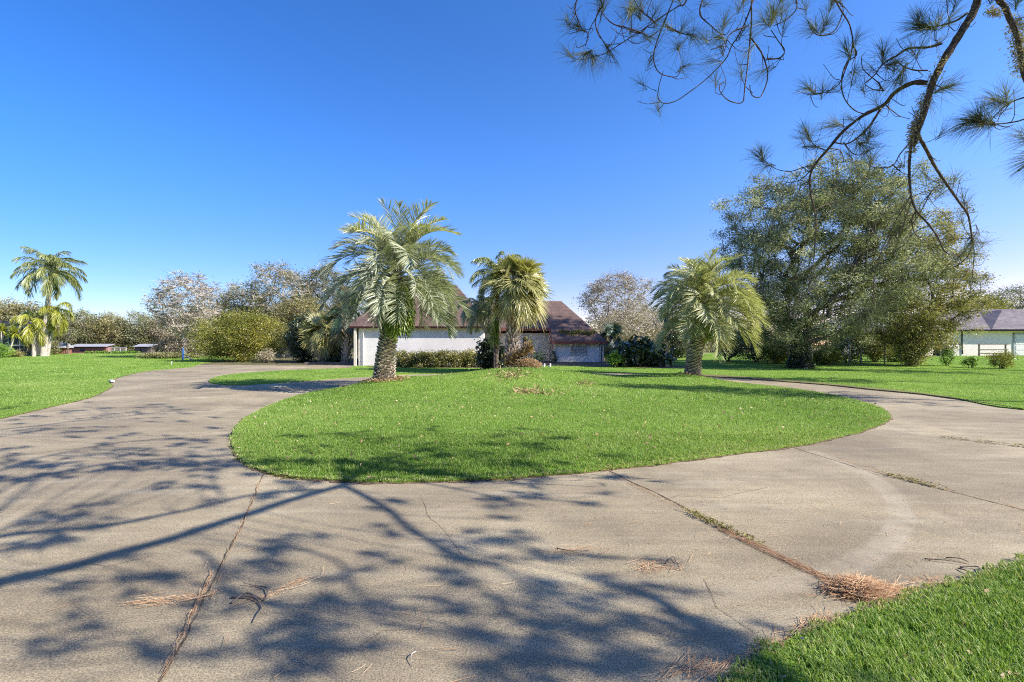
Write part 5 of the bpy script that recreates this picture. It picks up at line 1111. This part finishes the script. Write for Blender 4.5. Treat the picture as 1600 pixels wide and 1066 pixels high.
BL = [(157,940,1.2),(90,982,.9),(213,1001,1.1),(394,1001,1.5),(503,1053,1.2),(517,973,1.2),(332,921,1.2),(342,963,1.2),(294,902,.9),(427,845,1),(446,859,1),(47,745,.9),(522,985,1.2),(413,1010,1),(597,872,1),(724,876,1.3),(837,880,1.2),(789,845,1),(632,784,1),(715,964,1.2),(794,929,1),(859,977,1.5),(925,946,1.6),(965,955,1.5),(1021,920,1.5),(1078,965,1.8),(815,999,1.3),(859,911,.9),(880,1007,1.4),(1040,985,1.5),(1073,1022,1.9),(925,1036,1.2),(864,1047,1.5),(759,1051,1.3),(706,902,1),(684,859,1),(815,845,1),(776,780,1),(903,784,.9),(820,756,.9),(1012,876,.8),
 (204,645,1.2),(247,631,1),(304,641,1),(157,674,1.2),(228,679,1.2),(285,698,1.3),(308,712,1.2),(332,686,1.2),(176,726,1),(213,731,1),(119,792,1.2),(142,816,1.1),(85,807,1.2),(308,759,1),(413,776,1),(441,750,1.2),(43,816,1.2),(9,702,1.2),(38,679,1.2),(57,650,1),(119,669,1),(350,725,1.3),(270,660,1.2),(340,668,1),(180,700,1),(100,735,1),(250,755,.8),(20,860,1),(70,850,1),(444,684,1.4),(553,679,1.4),(662,675,1.4),(654,710,1.5),(759,719,1.4),(837,706,1.3),(706,727,1.3),(597,727,1.4),(780,684,1.2),(947,714,1),(500,700,1.2),(480,725,1.2),(880,690,1),(20,640,1),(130,640,1),(980,1050,1.5),(1010,1060,1.3),(1110,1000,1.4)]
BL += [(float(rsP.uniform(0, 350)), float(rsP.uniform(628, 750)), .85) for _ in range(64)] + [(float(rsP.uniform(380, 900)), float(rsP.uniform(668, 748)), .75) for _ in range(30)] + [(float(rsP.uniform(0, 1000)), float(rsP.uniform(760, 1050)), .4) for _ in range(22)]
for px, py, k_ in BL:
    d_ = 1216 / (py - HZ); H_ = 4.7 + .42 * max(d_ - 2.4, 0) + rsP.normal(0, .15); p0 = lift(px, py, H_)
    if vis_(p0): p0 = lift(px, py, H_ + 1.2)
    jn = int(np.argmin(np.linalg.norm(LP - p0, axis=1))); b_ = LP[jn]
    subs.append([b_, (b_ + p0) / 2 + rsP.normal(0, .08, 3), p0])
    dr = (p0 - b_) / (np.linalg.norm(p0 - b_) + 1e-6)
    for j in range(int(2.6 * k_ + .6)):
        q_ = p0 + rsP.normal(0, .085 * k_ * (1 + .05 * d_), 3) * np.array([1.3, 1, .6]); subs.append([p0 - dr * .15, (p0 + q_) / 2, q_]); C.append(q_); D.append(dr + rsP.normal(0, .6, 3))
def scatter(pts, n, reach, up=.15, skip=.3):
    q = chain(pts, 6, False); m_ = len(q)
    for i in range(n):
        f = skip + (1 - skip) * rsP.random(); b = q[int(f * (m_ - 1))]; tg = q[min(int(f * (m_ - 1)) + 1, m_ - 1)] - q[max(int(f * (m_ - 1)) - 1, 0)]; tg /= np.linalg.norm(tg) + 1e-6
        d = tg * rsP.uniform(.3, 1) + rsP.normal(0, .7, 3); d[2] = d[2] * .7 + up; d /= np.linalg.norm(d); L = reach * rsP.uniform(.4, 1.2); mid = b + d * L * .5 + rsP.normal(0, .06, 3); e = b + d * L + [0, 0, .05]
        if vis_(e): continue
        subs.append([b, mid, e])
        for j in range(2):
            uu = (1, .75)[j]; p = b + (e - b) * uu + (rsP.normal(0, .08, 3) if j else 0); C.append(p); D.append(d + rsP.normal(0, .4, 3))
for i, (pts, a, b) in enumerate(limbs): scatter(pts, 2, .5)
for i, (pts, a, b) in enumerate(limbs): bpart("limb", [pts], a, b, k=6, wob=.006)
bpart("side_branches", subs, .008, .004, n=4, k=2)

# hanging branches traced at their own distance (4 to 5 m away)
def tr(d0, d1, pts):
    n = len(pts); return [view(x, y, d0 + (d1 - d0) * i / max(n - 1, 1)) for i, (x, y) in enumerate(pts)]
J = np.array(lift(535, 758, 6.4))
main = [J] + [view(1580, -160, 4.0)] + tr(3.9, 4.2, [(1535, -30), (1522, 12), (1498, 50), (1474, 88), (1455, 125), (1443, 165), (1432, 200), (1424, 225)])
bpart("hanging_branch", [main], .034, .022, n=9, k=6, wob=.0015)
br2 = tr(4.2, 4.3, [(1424, 225), (1421, 250), (1421, 280), (1424, 308), (1432, 330), (1450, 350), (1466, 372), (1474, 390), (1484, 398)])
br3 = tr(4.2, 4.6, [(1434, 210), (1448, 235), (1462, 262), (1478, 286), (1498, 315), (1512, 335), (1517, 360), (1520, 380)])
br4 = tr(4.1, 5.0, [(1448, 130), (1425, 130), (1398, 145), (1380, 165), (1350, 180), (1318, 205), (1295, 232), (1275, 255), (1266, 275), (1266, 300), (1272, 325), (1275, 350), (1272, 400)])
br5 = tr(4.1, 4.6, [(1376, 170), (1360, 195), (1340, 215), (1322, 225), (1300, 222)])
br6 = tr(4.0, 4.2, [(1472, 68), (1450, 74), (1420, 76), (1400, 88), (1380, 100), (1366, 118), (1352, 130)])
br7 = tr(4.0, 4.2, [(1450, 110), (1430, 110), (1412, 104), (1398, 92)])
br8 = tr(3.9, 4.1, [(1512, 20), (1495, 32), (1470, 40), (1448, 42), (1432, 34)])
sprC = []; sprD = []; spr = {}
def spray(pts, n, ln=.16):
    q = chain(pts, 5, False); out_ = []
    for i in range(n):
        f = .15 + .85 * rsP.random(); b = q[int(f * (len(q) - 1))]; d = rsP.normal(0, 1, 3) * [1, .5, 1] + [0, 0, .1]; d /= np.linalg.norm(d); L = ln * rsP.uniform(.5, 1.6)
        c1 = b + d * L * .5 + rsP.normal(0, .02, 3) - [0, 0, .02]; e = b + d * L + [0, 0, .05 * rsP.random()]
        out_.append([b, c1, e])
        if rsP.random() < .42: sprC.append(e); sprD.append((e - c1) + [0, 0, .05])
    return out_
bpart("branch", [br2], .012, .005, k=5); bpart("branch", [br3], .015, .006, k=5); bpart("branch", [br4], .020, .005, k=5)
bpart("branch", [br5], .010, .005, k=5); bpart("branch", [br6], .010, .005, k=5); bpart("branch", [br7], .007, .004, k=5); bpart("branch", [br8], .009, .005, k=5)
sm = [tr(4.3, 4.6, [(1424, 305), (1412, 325), (1400, 345), (1385, 375), (1375, 400), (1366, 435)]), tr(4.3, 4.6, [(1424, 315), (1415, 340), (1408, 365), (1398, 378)]),
      tr(4.3, 4.5, [(1432, 328), (1425, 345), (1430, 365), (1445, 375), (1456, 388)]), tr(4.25, 4.4, [(1422, 222), (1405, 242), (1395, 258), (1375, 262), (1362, 260), (1358, 250)]), tr(4.3, 4.4, [(1395, 258), (1410, 270), (1420, 272)]),
      tr(4.5, 4.6, [(1470, 288), (1455, 300), (1445, 320), (1430, 345), (1410, 362), (1392, 372), (1382, 392)]), tr(4.6, 4.6, [(1472, 286), (1490, 287)]), tr(4.5, 4.6, [(1498, 315), (1512, 330)]),
      tr(4.6, 4.7, [(1517, 372), (1500, 373), (1478, 374)]), tr(4.6, 4.8, [(1520, 380), (1514, 398), (1500, 412), (1485, 420), (1470, 424)]), tr(4.6, 4.7, [(1520, 380), (1522, 395), (1520, 420), (1519, 445)]), tr(4.6, 4.6, [(1518, 375), (1526, 362), (1524, 350)]),
      tr(4.3, 4.5, [(1385, 165), (1398, 176), (1408, 182), (1424, 186)]), tr(4.5, 4.7, [(1295, 232), (1312, 235), (1318, 250), (1314, 254)]), tr(4.5, 4.7, [(1290, 235), (1270, 225), (1262, 210)]),
      tr(4.6, 4.9, [(1275, 258), (1255, 262), (1235, 268), (1215, 265), (1200, 256), (1190, 245)]), tr(4.7, 4.9, [(1270, 262), (1255, 278), (1240, 285), (1225, 284)]), tr(4.2, 4.3, [(1380, 142), (1372, 130), (1360, 120), (1348, 108), (1346, 90), (1352, 82)]),
      tr(4.1, 4.2, [(1454, 130), (1470, 136), (1478, 138)]), tr(4.2, 4.3, [(1382, 142), (1365, 140), (1352, 132)]), tr(4.8, 5, [(1272, 330), (1285, 322), (1300, 316), (1310, 312)]), tr(4.9, 5.1, [(1273, 395), (1270, 415), (1264, 440)]),
      tr(4.4, 4.6, [(1420, 310), (1404, 330), (1385, 345)]), tr(4.3, 4.4, [(1318, 222), (1330, 238), (1345, 242), (1352, 232)]), tr(4.9, 5.0, [(1270, 430), (1262, 452), (1250, 470), (1246, 488)]), tr(4.6, 5.0, [(1366, 435), (1365, 452), (1362, 478), (1354, 492)])]
for q_ in sm: sp = spray(q_, 3, .11); bpart("twig", [q_] + sp, [.0055] + [.003] * len(sp), [.0025] + [.0015] * len(sp), n=5, k=4, wob=.0006)
for q_ in (br2, br3, br4, br5, br6, br7, br8, main[2:]): [bpart("side_twig", [z_], .0035, .002, n=5, k=4, wob=.0006) for z_ in spray(q_, 6, .14)]
# left cluster under the top edge
J2 = np.array([3.4, 3.2, 5.6])
lc = [[view(1110, -120, 4.2)] + tr(4.2, 4.4, [(1075, -5), (1058, 10), (1035, 25), (1010, 42), (990, 55), (965, 72), (945, 84), (925, 88)]), tr(4.3, 4.4, [(1060, -20), (1048, 10), (1034, 45), (1022, 80), (1022, 100), (1032, 115), (1055, 120), (1062, 112)]),
      [view(1230, -120, 4.3)] + tr(4.3, 4.5, [(1180, -10), (1168, 20), (1155, 50), (1142, 70), (1130, 95), (1105, 120), (1080, 140), (1055, 156), (1035, 160), (1026, 150), (1028, 130), (1034, 110)]), [view(1185, -120, 4.3)] + tr(4.3, 4.4, [(1175, -10), (1174, 40), (1170, 90), (1164, 140), (1160, 160), (1142, 158), (1128, 145), (1126, 132), (1135, 126)]),
      tr(4.4, 4.4, [(1174, 60), (1190, 80), (1200, 105), (1200, 125), (1190, 148), (1176, 146), (1172, 130)]), tr(4.4, 4.4, [(1198, 92), (1218, 90), (1226, 78), (1215, 62), (1204, 46)]), [view(950, -120, 4.3)] + tr(4.3, 4.4, [(945, -10), (935, 20), (922, 45), (915, 72)]), tr(4.3, 4.4, [(938, 10), (930, 35), (940, 60), (952, 75)]),
      tr(4.2, 4.3, [(1000, 50), (980, 44), (958, 38), (940, 20)]), tr(4.2, 4.3, [(1024, 36), (1008, 22), (996, 10), (990, -5)]), tr(4.3, 4.3, [(1170, 40), (1145, 50), (1130, 70), (1112, 78)]), tr(4.3, 4.3, [(1040, 40), (1060, 50), (1080, 54)]), tr(4.3, 4.3, [(1010, 42), (1000, 52), (985, 48)]),
      tr(4.2, 4.3, [(905, -10), (898, 15), (905, 40), (900, 50)]), tr(4.2, 4.3, [(1100, -8), (1094, 22), (1112, 40), (1130, 55)]), tr(4.3, 4.4, [(1300, -10), (1312, 12), (1328, 40), (1332, 75), (1322, 105), (1312, 130), (1290, 145), (1262, 148)]), tr(4.3, 4.4, [(1300, 0), (1318, 10), (1306, 45), (1285, 56), (1270, 48), (1262, 30)]),
      tr(4.3, 4.4, [(1240, -10), (1245, 12), (1228, 32), (1208, 42)]), tr(4.3, 4.4, [(1332, 70), (1338, 86), (1322, 96)]), tr(4.4, 4.4, [(1325, 95), (1316, 120), (1318, 150), (1335, 172), (1355, 178)]), tr(3.9, 4.0, [(1640, 150), (1600, 152), (1570, 165), (1545, 192)]), tr(3.9, 4.0, [(1640, 170), (1590, 190), (1545, 194), (1515, 190)])]
# stems that leave the picture at the top run on up to a limb overhead
lc += [[view(1110, -120, 4.2), (2.4, 4.3, 6.2), (3.4, 3.6, 7.2)], [view(1230, -120, 4.3), (3.0, 4.2, 6.6), (3.6, 3.4, 7.2)], [view(1185, -120, 4.3), (2.8, 4.2, 6.5)], [view(950, -120, 4.3), (1.4, 4.4, 6.4), (2.4, 4.2, 6.8)], [view(1300, -10, 4.3), (3.4, 4.1, 6.0), (3.6, 3.4, 7.0)], [view(1060, -20, 4.3), view(1090, -60, 4.25)], [view(1240, -10, 4.3), view(1225, -100, 4.3)], [view(905, -10, 4.2), view(940, -90, 4.3)], [view(1100, -8, 4.2), view(1105, -90, 4.2)], [view(990, -5, 4.3), view(1060, -80, 4.3)]]
for q_ in lc: sp = spray(q_, 5, .14); bpart("hanging_twig", [q_] + sp, [.007] + [.0035] * len(sp), [.0035] + [.0018] * len(sp), n=6, k=4, wob=.0012)
m_up = [lift(80, 712, 8.6), (3.7, 3.3, 7.6), (3.4, 3.6, 7.2), (2.2, 4.0, 6.9)]; bpart("limb", [m_up], .016, .010, k=6)
bpart("hanging_branch", [[J, view(1640, -140, 3.9), view(1565, -20, 3.9), view(1572, 15, 3.9), view(1590, 60, 3.9), view(1604, 130, 3.9), view(1640, 150, 3.9)]], .03, .012, k=6)
# needle tufts in view: (px, py, distance, direction in the picture, count)
TF = [(905, 42, 4.3, (-.7, -.3), 60), (915, 85, 4.4, (-.6, .5), 80), (925, 88, 4.4, (.2, .8), 60), (950, 78, 4.4, (.3, .4), 50), (1000, 20, 4.3, (0, -.6), 80), (985, 15, 4.3, (-.5, -.3), 50), (1060, 75, 4.3, (.2, -.6), 60), (1066, 105, 4.4, (.5, -.5), 45), (1082, 55, 4.3, (.6, .2), 35), (1125, 60, 4.3, (-.3, -.7), 60), (1130, 40, 4.3, (.1, -.8), 50),
      (1208, 25, 4.3, (.1, -.6), 110), (1195, 35, 4.3, (-.6, -.2), 50), (1272, 45, 4.3, (-.1, -.7), 90), (1290, 40, 4.3, (.3, -.6), 60), (1324, 80, 4.3, (-.2, -.5), 60), (1266, 140, 4.4, (-.3, -.7), 70), (1285, 142, 4.4, (.1, -.6), 40), (1380, 85, 4.2, (-.2, -.6), 90), (1395, 100, 4.1, (.2, .4), 60), (1408, 115, 4.1, (-.1, .5), 60),
      (1448, 42, 3.9, (-.8, -.3), 120), (1435, 34, 3.9, (-.3, -.6), 70), (1478, 35, 3.9, (.3, -.4), 40), (1475, 138, 4.2, (.4, -.1), 90), (1450, 155, 4.2, (.3, .5), 50), (1358, 210, 4.3, (-.1, -.4), 60), (1345, 225, 4.3, (-.2, .2), 60), (1305, 195, 4.5, (-.5, -.3), 60), (1262, 210, 4.6, (-.2, -.8), 80), (1268, 230, 4.6, (.2, .1), 60), (1190, 243, 4.9, (-.3, -.8), 80), (1200, 258, 4.9, (-.6, 0), 40),
      (1362, 250, 4.4, (0, -.6), 50), (1345, 225, 4.4, (.3, .5), 40), (1540, 192, 4.0, (-.8, -.25), 170), (1530, 185, 4.0, (-.4, -.7), 90), (1515, 190, 4.0, (-.9, .2), 90), (1560, 158, 3.9, (-.7, -.4), 90), (1572, 150, 3.9, (-.2, -.8), 50), (1518, 378, 4.6, (-.1, .6), 60), (1500, 400, 4.7, (.3, -.3), 40), (1520, 440, 4.6, (.7, .1), 60), (1352, 492, 4.9, (0, .6), 70), (1354, 488, 4.9, (.7, -.1), 60), (1354, 488, 4.9, (-.7, .3), 40), (1246, 488, 5.0, (0, .6), 0), (1625, 245, 3.7, (-.8, .3), 140), (1615, 215, 3.7, (-.8, -.2), 90),
      (1590, 0, 3.9, (-.4, -.5), 60), (1555, -10, 3.9, (.2, -.8), 60), (1160, 5, 4.3, (.2, -.6), 50), (940, 5, 4.3, (-.2, -.8), 60), (1300, 5, 4.3, (.2, -.8), 50), (1225, -10, 4.3, (.2, -.6), 60), (1060, -5, 4.3, (-.1, -.6), 60)]
m = MB()
for px, py, d, (dx, dy), n in TF:
    if n: tufts(m, [view(px, py, d) - OPO], [(dx, rsP.normal(0, .3), -dy)], rsP, int(n * 1.7), .20 if n < 100 else .24, .0011, .5)
tufts(m, np.array(sprC) - OPO, sprD, rsP, 55, .19, .0010, .5)
tf_vis = m.build("needle_tufts", M_NEEDLE, OP)
m = MB(); tufts(m, np.array(C) - OPO, D, rsP, 64, .17, .0028, .8); m.build("needle_tufts", M_NEEDLE, OP)
# pale lichen and moss on the hanging branches
m = MB()
for q0, q1, n in ((view(1443, 150, 4.1), view(1424, 240, 4.2), 900), (view(1474, 88, 4.0), view(1446, 150, 4.1), 250), (view(1588, 30, 3.9), view(1598, 110, 3.9), 1500), (view(1545, 14, 3.9), view(1560, 22, 3.9), 250), (view(1430, 190, 4.15), view(1423, 225, 4.2), 500)):
    t_ = rsP.random(n); Cc = q0 + (q1 - q0) * t_[:, None] + rsP.normal(0, .018 if n < 1400 else .03, (n, 3)) - OPO; m.leaves(Cc, .03, np.clip(rsP.normal(.6, .25, n), 0, 1), rsP, .25, droop=.5)
m.build("lichen", M_BRUSH, OP)
